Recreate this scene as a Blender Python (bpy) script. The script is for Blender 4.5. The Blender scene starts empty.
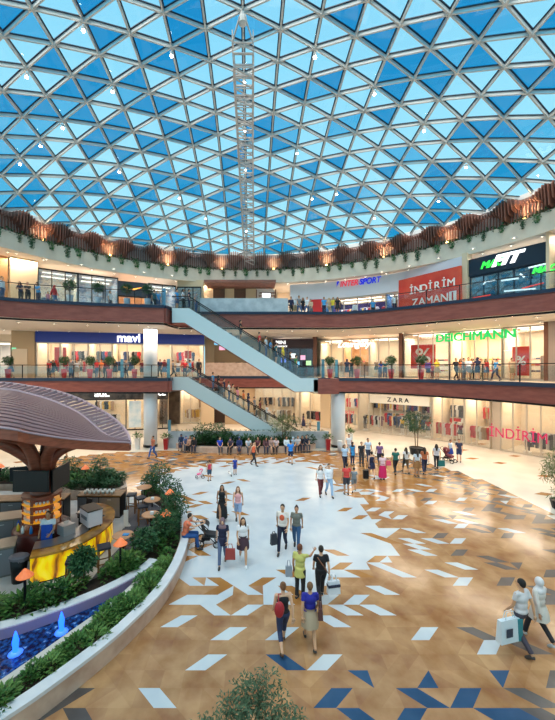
import bpy, bmesh, math, random
from mathutils import Vector, Matrix
random.seed(7)
PI = math.pi
F, CX, CY, H = 350.0, 254.0, 368.0, 6.8      # focal length and vanishing point, in pixels; eye height in metres
C = bpy.context.scene.collection
Z1, Z2 = 5.86, 11.4                            # floor levels of the two galleries
def G(px, py, z=0.0):                          # a pixel on a horizontal plane -> a point of the place
    D = F*(H-z)/(py-CY)
    return Vector(((px-CX)*D/F, D, z))
def A(px, py, D):                              # a pixel at a known depth -> a point
    return Vector(((px-CX)*D/F, D, H-(py-CY)*D/F))
def s2l(c):
    return tuple((v/12.92 if v <= .04045 else ((v+.055)/1.055)**2.4) for v in [x/255 for x in c])

# ---------------------------------------------------------------- materials
MATS = {}
def mat(name, col, rough=.6, metal=0, emit=0, noise=None, bump=0, spec=.5, ecol=None, coat=0):
    if name in MATS: return MATS[name]
    m = bpy.data.materials.new(name); m.use_nodes = True
    nt = m.node_tree; b = nt.nodes['Principled BSDF']
    c = s2l(col)+(1,)
    b.inputs['Base Color'].default_value = c
    b.inputs['Roughness'].default_value = rough
    b.inputs['Metallic'].default_value = metal
    b.inputs['Specular IOR Level'].default_value = spec
    if coat: b.inputs['Coat Weight'].default_value = coat; b.inputs['Coat Roughness'].default_value = .08
    if emit:
        b.inputs['Emission Color'].default_value = (s2l(ecol)+(1,)) if ecol else c
        b.inputs['Emission Strength'].default_value = emit
    if noise:                                   # (scale, second colour, detail, stretch)
        sc, c2 = noise[0], s2l(noise[1])+(1,)
        tc = nt.nodes.new('ShaderNodeTexCoord'); mp = nt.nodes.new('ShaderNodeMapping')
        if len(noise) > 3: mp.inputs['Scale'].default_value = noise[3]
        n = nt.nodes.new('ShaderNodeTexNoise'); n.inputs['Scale'].default_value = sc
        n.inputs['Detail'].default_value = noise[2] if len(noise) > 2 else 4
        r = nt.nodes.new('ShaderNodeValToRGB'); r.color_ramp.elements[0].position = .35; r.color_ramp.elements[1].position = .68
        r.color_ramp.elements[0].color = c; r.color_ramp.elements[1].color = c2
        nt.links.new(tc.outputs['Object'], mp.inputs[0]); nt.links.new(mp.outputs[0], n.inputs['Vector'])
        nt.links.new(n.outputs['Fac'], r.inputs[0]); nt.links.new(r.outputs[0], b.inputs['Base Color'])
        if emit and not ecol: nt.links.new(r.outputs[0], b.inputs['Emission Color'])
        if bump:
            bp = nt.nodes.new('ShaderNodeBump'); bp.inputs['Strength'].default_value = bump
            nt.links.new(n.outputs['Fac'], bp.inputs['Height']); nt.links.new(bp.outputs[0], b.inputs['Normal'])
    MATS[name] = m
    return m
def glass(name, tint, gloss=.08, rough=.03):
    if name in MATS: return MATS[name]
    m = bpy.data.materials.new(name); m.use_nodes = True; nt = m.node_tree; nt.nodes.clear()
    o = nt.nodes.new('ShaderNodeOutputMaterial'); t = nt.nodes.new('ShaderNodeBsdfTransparent'); g = nt.nodes.new('ShaderNodeBsdfGlossy')
    t.inputs[0].default_value = tint+(1,); g.inputs['Roughness'].default_value = rough
    mx = nt.nodes.new('ShaderNodeMixShader'); mx.inputs[0].default_value = gloss
    nt.links.new(t.outputs[0], mx.inputs[1]); nt.links.new(g.outputs[0], mx.inputs[2]); nt.links.new(mx.outputs[0], o.inputs[0])
    MATS[name] = m
    return m

# ---------------------------------------------------------------- mesh builder
class MB:
    def __init__(s): s.v = []; s.f = []
    def add(s, vs, fs):
        n = len(s.v); s.v += [tuple(v) for v in vs]; s.f += [tuple(i+n for i in f) for f in fs]; return s
    def box(s, x0, x1, y0, y1, z0, z1, M=None):
        vs = [Vector((x, y, z)) for z in (z0, z1) for y in (y0, y1) for x in (x0, x1)]
        if M: vs = [M @ v for v in vs]
        return s.add(vs, [(0, 2, 3, 1), (4, 5, 7, 6), (0, 1, 5, 4), (2, 6, 7, 3), (0, 4, 6, 2), (1, 3, 7, 5)])
    def cbox(s, c, sx, sy, sz, rz=0):          # box on its base centre
        return s.box(-sx/2, sx/2, -sy/2, sy/2, 0, sz, Matrix.Translation(Vector(c)) @ Matrix.Rotation(rz, 4, 'Z'))
    def beam(s, a, b, w, h, up=Vector((0, 0, 1))):   # rectangular bar a->b, w across, h along up (centred)
        a = Vector(a); b = Vector(b); d = (b-a).normalized(); x = d.cross(up)
        if x.length < 1e-5: x = Vector((1, 0, 0))
        x.normalize(); u = x.cross(d).normalized(); x *= w/2; u *= h/2
        vs = [a-x-u, a+x-u, a+x+u, a-x+u, b-x-u, b+x-u, b+x+u, b-x+u]
        return s.add(vs, [(0, 1, 2, 3), (7, 6, 5, 4), (0, 4, 5, 1), (1, 5, 6, 2), (2, 6, 7, 3), (3, 7, 4, 0)])
    def tube(s, pts, r, n=8, cap=True):
        pts = [Vector(p) for p in pts]; rs = r if isinstance(r, (list, tuple)) else [r]*len(pts)
        rings = []; ref = None
        for i, p in enumerate(pts):
            d = (pts[min(i+1, len(pts)-1)]-pts[max(i-1, 0)]).normalized()
            if ref is None: ref = Vector((0, 0, 1)) if abs(d.z) < .9 else Vector((1, 0, 0))
            x = d.cross(ref).normalized(); y = d.cross(x).normalized(); ref = -y if abs(d.dot(ref)) > .95 else ref
            rings.append([p+(x*math.cos(2*PI*k/n)+y*math.sin(2*PI*k/n))*rs[i] for k in range(n)])
        vs = [v for R in rings for v in R]; fs = []
        for i in range(len(pts)-1):
            for k in range(n): fs.append((i*n+k, i*n+(k+1) % n, (i+1)*n+(k+1) % n, (i+1)*n+k))
        if cap: fs += [tuple(range(n))[::-1], tuple(range((len(pts)-1)*n, len(pts)*n))]
        return s.add(vs, fs)
    def lathe(s, prof, c=(0, 0, 0), n=16, sy=1):
        c = Vector(c); vs = []; fs = []
        for r, z in prof:
            for k in range(n): vs.append(c+Vector((r*math.cos(2*PI*k/n), r*sy*math.sin(2*PI*k/n), z)))
        for i in range(len(prof)-1):
            for k in range(n): fs.append((i*n+k, i*n+(k+1) % n, (i+1)*n+(k+1) % n, (i+1)*n+k))
        if prof[0][0] > 1e-4: fs.append(tuple(range(n))[::-1])
        if prof[-1][0] > 1e-4: fs.append(tuple(range((len(prof)-1)*n, len(prof)*n)))
        return s.add(vs, fs)
    def prism(s, poly, z0, z1):
        n = len(poly); vs = [(p[0], p[1], z0) for p in poly]+[(p[0], p[1], z1) for p in poly]
        fs = [tuple(range(n))[::-1], tuple(range(n, 2*n))]+[(i, (i+1) % n, n+(i+1) % n, n+i) for i in range(n)]
        return s.add(vs, fs)
    def wall(s, pts, z0, z1, t, side=1, closed=False):   # vertical band along a plan polyline, thickness t to its left (side=1)
        off = offset(pts, t*side); n = len(pts)
        vs = [(p[0], p[1], z) for z in (z0, z1) for p in pts]+[(p[0], p[1], z) for z in (z0, z1) for p in off]
        fs = []
        for i in range(n-1):
            fs += [(i, i+1, n+i+1, n+i), (2*n+i+1, 2*n+i, 3*n+i, 3*n+i+1), (n+i, n+i+1, 3*n+i+1, 3*n+i), (i+1, i, 2*n+i, 2*n+i+1)]
        fs += [(0, n, 3*n, 2*n), (n-1, 3*n-1, 4*n-1, 2*n-1)]
        return s.add(vs, fs)
    def ball(s, c, rx, ry=None, rz=None, n=10, m=7):
        ry = ry or rx; rz = rz or rx; c = Vector(c); vs = [c+Vector((0, 0, -rz))]; fs = []
        for i in range(1, m):
            a = -PI/2+PI*i/m
            for k in range(n): vs.append(c+Vector((rx*math.cos(a)*math.cos(2*PI*k/n), ry*math.cos(a)*math.sin(2*PI*k/n), rz*math.sin(a))))
        vs.append(c+Vector((0, 0, rz))); L = len(vs)-1
        for k in range(n):
            fs.append((0, 1+(k+1) % n, 1+k)); fs.append((L, L-n+k, L-n+(k+1) % n))
            for i in range(m-2): a = 1+i*n; fs.append((a+k, a+(k+1) % n, a+n+(k+1) % n, a+n+k))
        return s.add(vs, fs)
    def leaf(s, p, d, up, L, W):                # a small folded leaf
        p = Vector(p); d = Vector(d).normalized(); x = d.cross(up)
        if x.length < 1e-4: x = Vector((1, 0, 0))
        x = x.normalized()*W/2; u = Vector(up).normalized()
        return s.add([p, p+d*L*.45+x+u*W*.15, p+d*L-u*L*.18, p+d*L*.45-x+u*W*.15, p+d*L*.5-u*W*.05], [(0, 1, 4), (1, 2, 4), (0, 4, 3), (4, 2, 3)])
    def mesh(s, name, smooth=False):
        me = bpy.data.meshes.new(name); me.from_pydata(s.v, [], s.f); me.update()
        if smooth: me.polygons.foreach_set('use_smooth', [True]*len(me.polygons))
        return me
    def build(s, name, m, parent=None, smooth=False, **kw):
        return link(name, s.mesh(name, smooth), m, parent, **kw)
def offset(pts, t):
    pts = [Vector((p[0], p[1])) for p in pts]; out = []
    for i, p in enumerate(pts):
        d0 = (p-pts[i-1]).normalized() if i else None
        d1 = (pts[i+1]-p).normalized() if i < len(pts)-1 else None
        ns = [Vector((-d.y, d.x)) for d in (d0, d1) if d is not None]
        n = sum(ns, Vector((0, 0))).normalized(); k = 1/max(.35, n.dot(ns[0]))
        out.append(p+n*t*k)
    return out
def link(name, me, m, parent=None, label=None, cat=None, group=None, kind=None, loc=None, rz=0):
    o = bpy.data.objects.new(name, me); C.objects.link(o)
    if m is not None and not me.materials: me.materials.append(m)
    if parent is not None: o.parent = parent
    if loc is not None: o.location = loc
    if rz: o.rotation_euler.z = rz
    tag(o, label, cat, group, kind)
    return o
LABELS = {}
def tag(o, label=None, cat=None, group=None, kind=None):
    if label: o['label'] = label
    if cat: o['category'] = cat
    if group: o['group'] = group
    if kind: o['kind'] = kind
    return o
def empty(name, loc=(0, 0, 0), rz=0, label=None, cat=None, group=None, kind=None):
    o = bpy.data.objects.new(name, None); C.objects.link(o); o.location = loc; o.rotation_euler.z = rz; o.empty_display_size = .2
    return tag(o, label, cat, group, kind)
def kids(o): return [c for c in bpy.data.objects if c.parent is o]
TREE = {}
def copy_tree(root, loc, rz=0, label=None, sc=None, group=None):
    if root.name not in TREE: TREE[root.name] = [(c, kids(c)) for c in kids(root)]
    r = root.copy(); C.objects.link(r); r.location = loc; r.rotation_euler.z = rz
    if sc: r.scale = (sc, sc, sc) if not isinstance(sc, tuple) else sc
    if label: r['label'] = label
    if group: r['group'] = group
    for c, gs in TREE[root.name]:
        k = c.copy(); C.objects.link(k); k.parent = r
        for g in gs:
            q = g.copy(); C.objects.link(q); q.parent = k
    return r
class Many:                                     # build once, then copy
    def __init__(s, maker): s.maker = maker; s.first = None; s.used = False
    def place(s, loc, rz=0, label=None, sc=None, group=None):
        if s.first is None:
            s.first = s.maker(); o = s.first; o.location = loc; o.rotation_euler.z = rz
            if sc: o.scale = (sc, sc, sc) if not isinstance(sc, tuple) else sc
            if label: o['label'] = label
            if group: o['group'] = group
            return o
        return copy_tree(s.first, loc, rz, label, sc, group)
def smooth_curve(pts, n=6):                     # Catmull-Rom through plan points
    P = [Vector(p) for p in pts]; out = []
    for i in range(len(P)-1):
        p0 = P[max(i-1, 0)]; p1 = P[i]; p2 = P[i+1]; p3 = P[min(i+2, len(P)-1)]
        for k in range(n):
            t = k/n
            out.append(.5*((2*p1)+(p2-p0)*t+(2*p0-5*p1+4*p2-p3)*t*t+(3*p1-p0-3*p2+p3)*t**3))
    out.append(P[-1]); return out
def text(s, size, loc, rz, m, parent, name='sign_letters', depth=.04, align='CENTER', shear=0, sx=1, tilt=PI/2, bold=0):
    cu = bpy.data.curves.new(name, 'FONT'); cu.body = s; cu.size = size; cu.extrude = depth; cu.align_x = align; cu.align_y = 'CENTER'; cu.shear = shear
    if bold: cu.bevel_depth = bold*.8; cu.bevel_resolution = 0
    t = bpy.data.objects.new('tmp', cu); C.objects.link(t)
    dg = bpy.context.evaluated_depsgraph_get(); me = bpy.data.meshes.new_from_object(t.evaluated_get(dg)); me.name = name
    bpy.data.objects.remove(t); bpy.data.curves.remove(cu)
    me.materials.clear(); me.materials.append(m)
    o = bpy.data.objects.new(name, me); C.objects.link(o); o.rotation_euler = (tilt, 0, rz); o.location = loc; o.scale = (sx, 1, 1)
    if parent: o.parent = parent
    return o

# shared looks
W_WHITE = mat('white_paint', (228, 226, 224), .5)
M_BROWN = mat('brown_fascia', (150, 82, 70), .45, noise=(1.2, (130, 66, 56), 3, (1, 1, 4)))
M_NAVY = mat('navy_ledge', (34, 48, 72), .3)
M_SOFFIT = mat('soffit_plaster', (226, 218, 210), .8)
M_CREAM = mat('cream_wall', (222, 196, 162), .7)
M_BEIGE = mat('beige_panel', (200, 168, 132), .7)
M_STEEL = mat('painted_steel', (214, 214, 214), .5, 0)
M_DARK = mat('dark_gasket', (28, 44, 70), .5)
M_BLACK = mat('black_metal', (28, 28, 32), .4, .5)
M_WOOD = mat('louvre_wood', (158, 104, 88), .55, noise=(3, (128, 82, 70), 4, (1, 1, 6)))
M_MARBLE = mat('grey_marble', (196, 204, 210), .3, noise=(1.5, (160, 172, 182), 6))
M_SANDST = mat('sandstone', (214, 186, 168), .5, noise=(2.5, (190, 156, 138), 6))
M_LAMP = mat('lamp_face', (255, 236, 205), .5, emit=14)
G_CLEAR = glass('clear_glass', (.86, .92, .94), .07)
# ================================================================ camera and light
cam = bpy.data.cameras.new('camera'); co = bpy.data.objects.new('camera', cam); C.objects.link(co)
co.location = (0, 0, H); co.rotation_euler = (PI/2, 0, 0)
cam.sensor_fit = 'VERTICAL'; cam.sensor_height = 36; cam.lens = 36*F/720
cam.shift_x = (277.5-CX)/720; cam.shift_y = (CY-360)/720; cam.clip_end = 300; cam.clip_start = .1
sc = bpy.context.scene; sc.camera = co
sc.view_settings.view_transform = 'Standard'; sc.view_settings.look = 'None'; sc.view_settings.gamma = 1
sc.view_settings.use_curve_mapping = False; sc.view_settings.exposure = 0.0
sc.cycles.use_denoising = True; sc.cycles.max_bounces = 8; sc.cycles.transparent_max_bounces = 16
sc.cycles.diffuse_bounces = 3; sc.cycles.glossy_bounces = 3; sc.cycles.caustics_reflective = False; sc.cycles.caustics_refractive = False
sc.cycles.sample_clamp_indirect = 4
w = bpy.data.worlds.new('sky'); sc.world = w; w.use_nodes = True; nt = w.node_tree
bg = nt.nodes['Background']; bg.inputs[1].default_value = 1.05
tc = nt.nodes.new('ShaderNodeTexCoord'); sp = nt.nodes.new('ShaderNodeSeparateXYZ'); rp = nt.nodes.new('ShaderNodeValToRGB')
nt.links.new(tc.outputs['Generated'], sp.inputs[0]); nt.links.new(sp.outputs[2], rp.inputs[0]); nt.links.new(rp.outputs[0], bg.inputs[0])
rp.color_ramp.elements[0].position = .2; rp.color_ramp.elements[0].color = (.46, .88, 1.0, 1)
rp.color_ramp.elements[1].position = .9; rp.color_ramp.elements[1].color = (.24, .68, .97, 1)
e = rp.color_ramp.elements.new(.5); e.color = (.35, .80, .99, 1)
def lamp(kind, name, loc, power, col=(1, .86, .68), size=1, rot=(0, 0, 0), sy=None):
    l = bpy.data.lights.new(name, kind); l.energy = power; l.color = col
    if kind == 'AREA':
        l.size = size
        if sy: l.shape = 'RECTANGLE'; l.size_y = sy
    elif kind in ('POINT', 'SPOT'): l.shadow_soft_size = size
    o = bpy.data.objects.new(name, l); C.objects.link(o); o.location = loc; o.rotation_euler = rot
    return o
sun = lamp('SUN', 'sun', (0, 0, 60), 7.0, (1, .86, .72)); sun.data.angle = 1.2; sun.rotation_euler = (math.radians(22), math.radians(-14), 0)

# ================================================================ glass dome
S = 1.72; EL = 1.2434; PSI = -.0121; DX, DY = -.305*S, 9.5136*S; RL = 12.25
def dome(u, v):                                # lattice plan coordinates -> point
    x = u*math.cos(PSI)+v*math.sin(PSI); y = -u*math.sin(PSI)+v*math.cos(PSI)
    return Vector((DX+x*S, DY+y*S, H+(9.7994-.0183*(u*u+v*v))*S))
def node(l, m): return (-l*.8660*EL, l*.5+m)
ceil_root = empty('ceiling', (0, 0, 0), kind='structure')
tris = []
N = 14
for l in range(-N, N+1):
    for m in range(-2*N, 2*N+1):
        a, b, c, d = (l, m), (l+1, m), (l, m+1), (l+1, m-1)
        tris.append((a, b, c)); tris.append((a, b, d))
def clip(poly):                                 # clip a plan polygon to the rim circle
    out = []
    ins = lambda p: math.hypot(*p) <= RL+1e-6
    n = len(poly)
    for i in range(n):
        p, q = poly[i], poly[(i+1) % n]
        if ins(p): out.append(p)
        if ins(p) != ins(q):
            lo, hi = (0, 1) if ins(p) else (1, 0)
            for _ in range(24):
                t = (lo+hi)/2; r = (p[0]+(q[0]-p[0])*t, p[1]+(q[1]-p[1])*t)
                if ins(r): lo = t
                else: hi = t
            out.append(r)
    return out
pl, pd, pm = MB(), MB(), MB()
rr = random.Random(11)
edges = set()
clipped_edges = []
for t in tris:
    P = [node(*n) for n in t]; Q = clip(P)
    if len(Q) < 3: continue
    vs = [dome(*q) for q in Q]
    x = rr.random()
    (pd if x < .30 else pm if x < .42 else pl).add(vs, [tuple(range(len(vs)))])
    for i in range(3):
        k = tuple(sorted((t[i], t[(i+1) % 3])))
        if k in edges: continue
        edges.add(k)
pl.build('glass_panes', glass('sky_glass', (.90, .97, 1.0), .05), ceil_root)
pd.build('tinted_glass_panes', glass('tinted_glass', (.04, .38, .64), .06), ceil_root)
pm.build('pale_tinted_glass_panes', glass('pale_tinted_glass', (.22, .58, .80), .06), ceil_root)
bm_, gk, nd = MB(), MB(), MB()
for k in edges:
    a, b = node(*k[0]), node(*k[1]); q = clip([a, b]) if math.hypot(*a) <= RL or math.hypot(*b) <= RL else []
    q = [p for i, p in enumerate(q) if i == 0 or p != q[0]]
    if len(q) < 2: continue
    a, b = dome(*q[0]), dome(*q[1])
    if (a-b).length < .05: continue
    z = Vector((0, 0, 1))
    bm_.beam(a-z*.11, b-z*.11, .078, .17); gk.beam(a-z*.01, b-z*.01, .19, .04)
bm_.build('steel_lattice', M_STEEL, ceil_root); gk.build('pane_gaskets', M_DARK, ceil_root)
for l in range(-N, N+1):
    for m in range(-2*N, 2*N+1):
        u, v = node(l, m)
        if math.hypot(u, v) < RL: nd.lathe([(.0, -.23), (.10, -.21), (.12, -.15), (.12, .0)], dome(u, v), 8)
nd.build('lattice_nodes', M_STEEL, ceil_root)
# small spotlights hung under some nodes
def mk_spot():
    r = empty('roof_spotlight', cat='spotlight', group='small spotlights under the glass dome')
    MB().lathe([(.05, -.1), (.09, -.02), (.09, .1), (.03, .14)], (0, 0, 0), 10).build('housing', M_STEEL, r)
    MB().lathe([(.0, -.14), (.07, -.13), (.085, -.1)], (0, 0, 0), 10).build('lens', mat('spot_lens', (255, 244, 225), .4, emit=30), r)
    return r
SP = Many(mk_spot)
spots = []
for m in range(2, 12, 2): spots.append((0, m))
for q in (2, 4, 6, 8): spots += [(q, 0), (-q, q)]
spots += [(4, -2), (6, -2), (5, 3), (3, 6), (-3, 9), (-6, 11), (7, 0), (9, -1), (-8, 10), (-2, 6), (-4, 9), (2, 8)]
for q in sorted(set(spots)):
    u, v = node(*q)
    if math.hypot(u, v) < 11.4: SP.place(dome(u, v)-Vector((0, 0, .5)), label='small round spotlight hanging from a node of the glass dome')
# maintenance gantry along the far meridian
g = empty('maintenance_gantry', (0, 0, 0), label='long pale steel lattice gantry hanging under the glass dome', cat='gantry')
def gp(t): u, v = node(0, t); p = dome(u, v); p.z -= .75; p.x += .035*t*t*.06; return p
gcs, gx = {}, MB()
NB = 30; w2 = .5
for i in range(NB):
    a, b = gp(.9+i*(11.1/NB)), gp(.9+(i+1)*(11.1/NB)); X = Vector((w2, 0, 0)); D_ = Vector((0, 0, -.7))
    for sx in (-1, 1):
        for dz in (0, 1): gcs.setdefault((sx, dz), MB()).beam(a+X*sx+D_*dz, b+X*sx+D_*dz, .11, .11)
        gx.beam(a+X*sx, a+X*sx+D_, .07, .07); gx.beam(a+X*sx, b+X*sx+D_, .06, .06)
    gx.beam(a-X+D_, a+X+D_, .05, .05); gx.beam(a-X, a+X, .08, .08); gx.beam(a-X+D_, b+X+D_, .06, .06)
mat('gantry_steel', (206, 198, 196), .5, 0)
for q in gcs.values(): q.build('chord_bar', MATS['gantry_steel'], g)
gx.build('lattice_bars', MATS['gantry_steel'], g)
cg = MB(); a = gp(.9)
for sx in (-1, 1):
    cg.beam(a+Vector((.5*sx, -.2, -.7)), a+Vector((.5*sx, -1.2, -.55)), .05, .05); cg.beam(a+Vector((.5*sx, -1.2, -.55)), a+Vector((.12*sx, -1.7, .2)), .06, .06)
    cg.beam(a+Vector((.5*sx, -.2, .1)), a+Vector((.5*sx, -1.2, .05)), .05, .05); cg.beam(a+Vector((.5*sx, -1.2, -.55)), a+Vector((.5*sx, -1.2, .05)), .05, .05)
cg.beam(a+Vector((-.5, -1.2, -.55)), a+Vector((.5, -1.2, -.55)), .05, .05); cg.beam(a+Vector((-.5, -.7, -.6)), a+Vector((.5, -.7, -.6)), .05, .05)
cg.build('work_cage', MATS['gantry_steel'], g)
pv = gp(0); MB().lathe([(.0, -.1), (.2, 0), (.2, .2), (.12, .5)], (pv.x, pv.y, pv.z), 14).build('pivot', M_STEEL, g)

# ================================================================ roof ring
RC = Vector((-.35, 16.0)); RR = 20.5
def rc(a, r, z=0): return Vector((RC.x+r*math.sin(a), RC.y+r*math.cos(a), z))   # angle 0 = straight ahead
def ringband(r0, r1, z0, z1, n=144):
    m = MB(); vs = []
    for k in range(n):
        a = 2*PI*k/n
        vs += [rc(a, r0, z0), rc(a, r0, z1), rc(a, r1, z1), rc(a, r1, z0)]
    fs = []
    for k in range(n):
        i, j = 4*k, 4*((k+1) % n)
        for q in range(4): fs.append((i+q, j+q, j+(q+1) % 4, i+(q+1) % 4))
    return m.add(vs, fs)
ringband(RR, 46, 15.75, 16.6).build('ceiling_gallery', M_SOFFIT, kind='structure')
ringband(RR-.12, RR, 15.62, 16.95).build('trim_1', mat('band_stone', (232, 218, 200), .6, noise=(.8, (214, 198, 180), 5)), kind='structure')
ringband(RR, RR+.55, 16.6, 16.8).build('trim_2', mat('planter_soil', (60, 48, 40), .9), kind='structure')
ringband(RR+1.25, 46, 18.9, 19.3).build('ceiling_roof_deck', W_WHITE, kind='structure')
ringband(RR+1.05, RR+1.2, 16.6, 19.0).build('wall_ring', mat('ring_panel', (186, 164, 160), .7), kind='structure')
ringband(RR+1.0, RR+1.25, 18.85, 19.15).build('trim_3', M_STEEL, kind='structure')
# wavy timber louvre: every fin is a part of its bay
ARC = 7.5; PH = -8.4
def louvre_bay(i):
    a0 = PH-ARC/2+i*ARC
    L = MB()
    for k in range(13):
        a = a0+ARC*(k+.5)/13; t = (k+.5-6.5)/6.5        # -1..1 across the bay
        za = 16.85+1.45*math.sqrt(max(0, 1-(t*1.02)**2))     # arch under which the fins stand back
        top = 18.80+.26*math.cos(PI*t+PI)
        r_in = RR+.18+.3*(1-abs(t))*.7
        A_ = math.radians(a); w_ = .035
        def q(r, z, s): p = rc(A_, r, z); return p+Vector((math.cos(A_), -math.sin(A_), 0))*w_*s
        prof = [(RR+1.0, za-.0), (RR+1.0, top), (r_in+.1, top), (r_in, top-.35), (r_in+.12, za+.15), (RR+.72, za)]
        if abs(t) > .93: prof = [(RR+1.0, 16.8), (RR+1.0, top), (r_in+.1, top), (r_in, top-.35), (r_in+.05, 16.85)]
        n = len(prof); vs = [q(r, z, -1) for r, z in prof]+[q(r, z, 1) for r, z in prof]
        L.add(vs, [tuple(range(n)), tuple(range(n, 2*n))[::-1]]+[(j, n+j, n+(j+1) % n, (j+1) % n) for j in range(n)])
        p0, p1 = rc(A_, RR+.86, 16.7), rc(A_, RR+.86, za+.1)
        L.beam(p0, p1, .06, .1, Vector((math.sin(A_), math.cos(A_), 0)))
    return L
lr = empty('timber_louvre', (0, 0, 0), label='wavy brown timber louvre with scalloped arches ringing the dome base', cat='louvre')
for i in range(-17, 20): louvre_bay(i).build('louvre_bay', M_WOOD, lr)
# uplighters in every second arch
def mk_up():
    r = empty('uplighter', cat='light', group='uplighters in the louvre arches')
    MB().lathe([(.09, 0), (.1, .12), (.07, .16)], (0, 0, 0), 10).build('housing', M_BLACK, r)
    MB().ball((0, 0, .2), .085).build('lens', mat('uplight_lens', (255, 214, 130), .4, emit=22), r)
    return r
UP = Many(mk_up)
for k in range(-8, 9):
    a = math.radians(PH+15*k); p = rc(a, RR+.30, 16.98)
    UP.place(p, label='small warm uplighter glowing at the foot of a timber arch')
    l = lamp('SPOT', 'uplight', p+Vector((0, 0, .3)), 190, (1, .72, .38), .05); l.rotation_euler = Vector((math.sin(a)*.5, math.cos(a)*.5, .85)).to_track_quat('-Z', 'Y').to_euler(); l.data.spot_size = 1.9; l.data.spot_blend = .9

# ================================================================ slabs
L2 = [(-27, -2), (-24.5, 8), (-22.8, 14), (-20.6, 19), (-17, 23.15), (-12, 25.2), (-6.75, 26.3)]
L2b = [(-6.3, 29.35), (3.8, 29.4), (6.6, 29.5), (9.0, 28.7), (11.5, 26.9), (13.8, 24.7), (16.0, 22.5), (17.9, 20.5), (19.4, 17), (20.2, 12), (20.4, 5), (20.2, -2)]
L1 = [(-34, -2), (-32, 18), (-29, 26), (-25, 28.9), (-20, 29.5), (-14, 29.4), (-7.2, 29.3)]
L1m = [(-7.2, 36.6), (4.95, 36.6)]
L1b = [(4.95, 29.3), (7.2, 29.6), (9.5, 29.3), (11.7, 27.6), (13.7, 25.0), (15.3, 22.2), (16.4, 19.3), (17.3, 15.5), (17.8, 10), (17.8, 4), (17.5, -2)]
sL2, sL2b, sL1, sL1b = smooth_curve(L2, 5), smooth_curve(L2b, 4), smooth_curve(L1, 5), smooth_curve(L1b, 5)
far = [(46, -2), (46, 56), (-46, 56), (-46, -2)]
def slab(pts, z0, z1, name, m): MB().prism([tuple(p)[:2] for p in pts]+far, z0, z1).build(name, m, kind='structure')
M_TILE = mat('gallery_tile', (214, 196, 172), .25)
slab(sL2+sL2b, 10.3, Z2, 'floor_upper_gallery', M_TILE)
slab(sL1+L1m+sL1b, 4.86, Z1, 'floor_middle_gallery', M_TILE)
slab(sL2+sL2b, 10.22, 10.3, 'ceiling_middle_gallery', M_SOFFIT)
slab(sL1+L1m+sL1b, 4.8, 4.86, 'ceiling_ground', M_SOFFIT)
ti = [4]
def fascia(pts, zb, zt, zl):
    MB().wall(pts, zb, zt, .14, -1).build('trim_%d' % ti[0], M_BROWN, kind='structure'); ti[0] += 1
    MB().wall(offset(pts, .02), zt, zl, .24, -1).build('trim_%d' % ti[0], M_NAVY, kind='structure'); ti[0] += 1
    MB().wall(offset(pts, .15), zb-.14, zb-.02, .12, -1).build('trim_%d' % ti[0], M_BLACK, kind='structure'); ti[0] += 1
for pts in (sL2, sL2b): fascia(pts, 10.2, 11.28, 11.5)
for pts in (sL1, L1m, sL1b): fascia(pts, 4.8, 5.72, 5.97)
# small end faces at the escalator void
fascia([(-6.75, 26.3), (-6.3, 29.35)], 10.2, 11.28, 11.5); fascia([(-7.2, 29.3), (-7.2, 36.6)], 4.8, 5.72, 5.97); fascia([(4.95, 36.6), (4.95, 29.3)], 4.8, 5.72, 5.97)

# ================================================================ ground floor and its marquetry
DX0, DY0, SX, SY = .275, 7.0, .456, .4367
cells = {}
def setc(k, j, d, which, col):
    c = cells.setdefault((k, j), [d, None, None])
    if c[0] != d:
        if c[1] or c[2]: return False
        c[0] = d
    c[1+which] = col; return True
def tri_para(k, j, lean, col):                  # k = index of its far left node, j = row (near edge on line j)
    if lean == '/': setc(k-1, j, '/', 1, col); setc(k, j, '/', 0, col)      # 0 = upper triangle, 1 = lower triangle
    else: setc(k, j, '\\', 0, col); setc(k+1, j, '\\', 1, col)
def at_px(px, py, lean, col, n=1):             # by the pixel of its far left corner
    D = F*H/(py-CY); X = (px-CX)*D/F
    j = round((D-DY0)/SY)-1; k = round((X-DX0)/SX)
    for i in range(n): tri_para(k+i, j, lean, col)
Wt, Gy, Or, Nv = 'white', 'grey', 'orange', 'navy'
near = [(320,655,'/',Wt),(378-18,604.7,'\\',Wt),(322,615.8,'\\',Wt),(421,626.5,'/',Wt),(135,690,'\\',Wt),(206,655.5,'/',Wt),(226,628,'/',Wt),(181,596,'/',Wt),(175,617,'/',Wt),
 (330,688,'/',Nv),(337,708,'\\',Nv),(397,688,'\\',Nv),(461,687,'/',Nv),(265,655,'\\',Nv),(458,626.5,'\\',Gy),(500,640.5,'\\',Gy),(485,640,'/',Wt),(476,706,'\\',Nv),(497,706,'\\',Nv),(506,688,'\\',Gy),(519,706,'\\',Gy),(552,669,'/',Gy),(68,690,'/',Gy),(45,710,'/',Gy),(65,710,'\\',Gy),(404,708,'/',Nv)]
for x, y, l, c in near: at_px(x, y, l, c)
setc(round((3.498-DX0)/SX), 1, '/', 1, Nv)
for (px, py) in [(460+34, 669.5)]: 
    D = F*H/(py-CY); X = (px-CX)*D/F; setc(round((X-DX0)/SX), round((D-DY0)/SY)-1, '/', 0, Nv)
for (px, py) in [(350, 670)]:
    D = F*H/(py-CY); X = (px-CX)*D/F; setc(round((X-DX0)/SX), round((D-DY0)/SY)-1, '\\', 0, Nv)
mids = [(446,560,'\\'),(452,575,'/'),(418,567,'\\'),(455,540,'/'),(448,511,'\\'),(460,525,'/'),(456,497,'/'),(424,500,'/'),(415,485,'\\'),(400,490,'/'),(430,488,'/'),(449,499,'\\'),(380,497,'/'),(370,506,'/'),(395,514,'/'),(437,520,'\\')]
for x, y, l in mids: at_px(x, y, l, Wt)
rf = random.Random(5)
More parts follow.
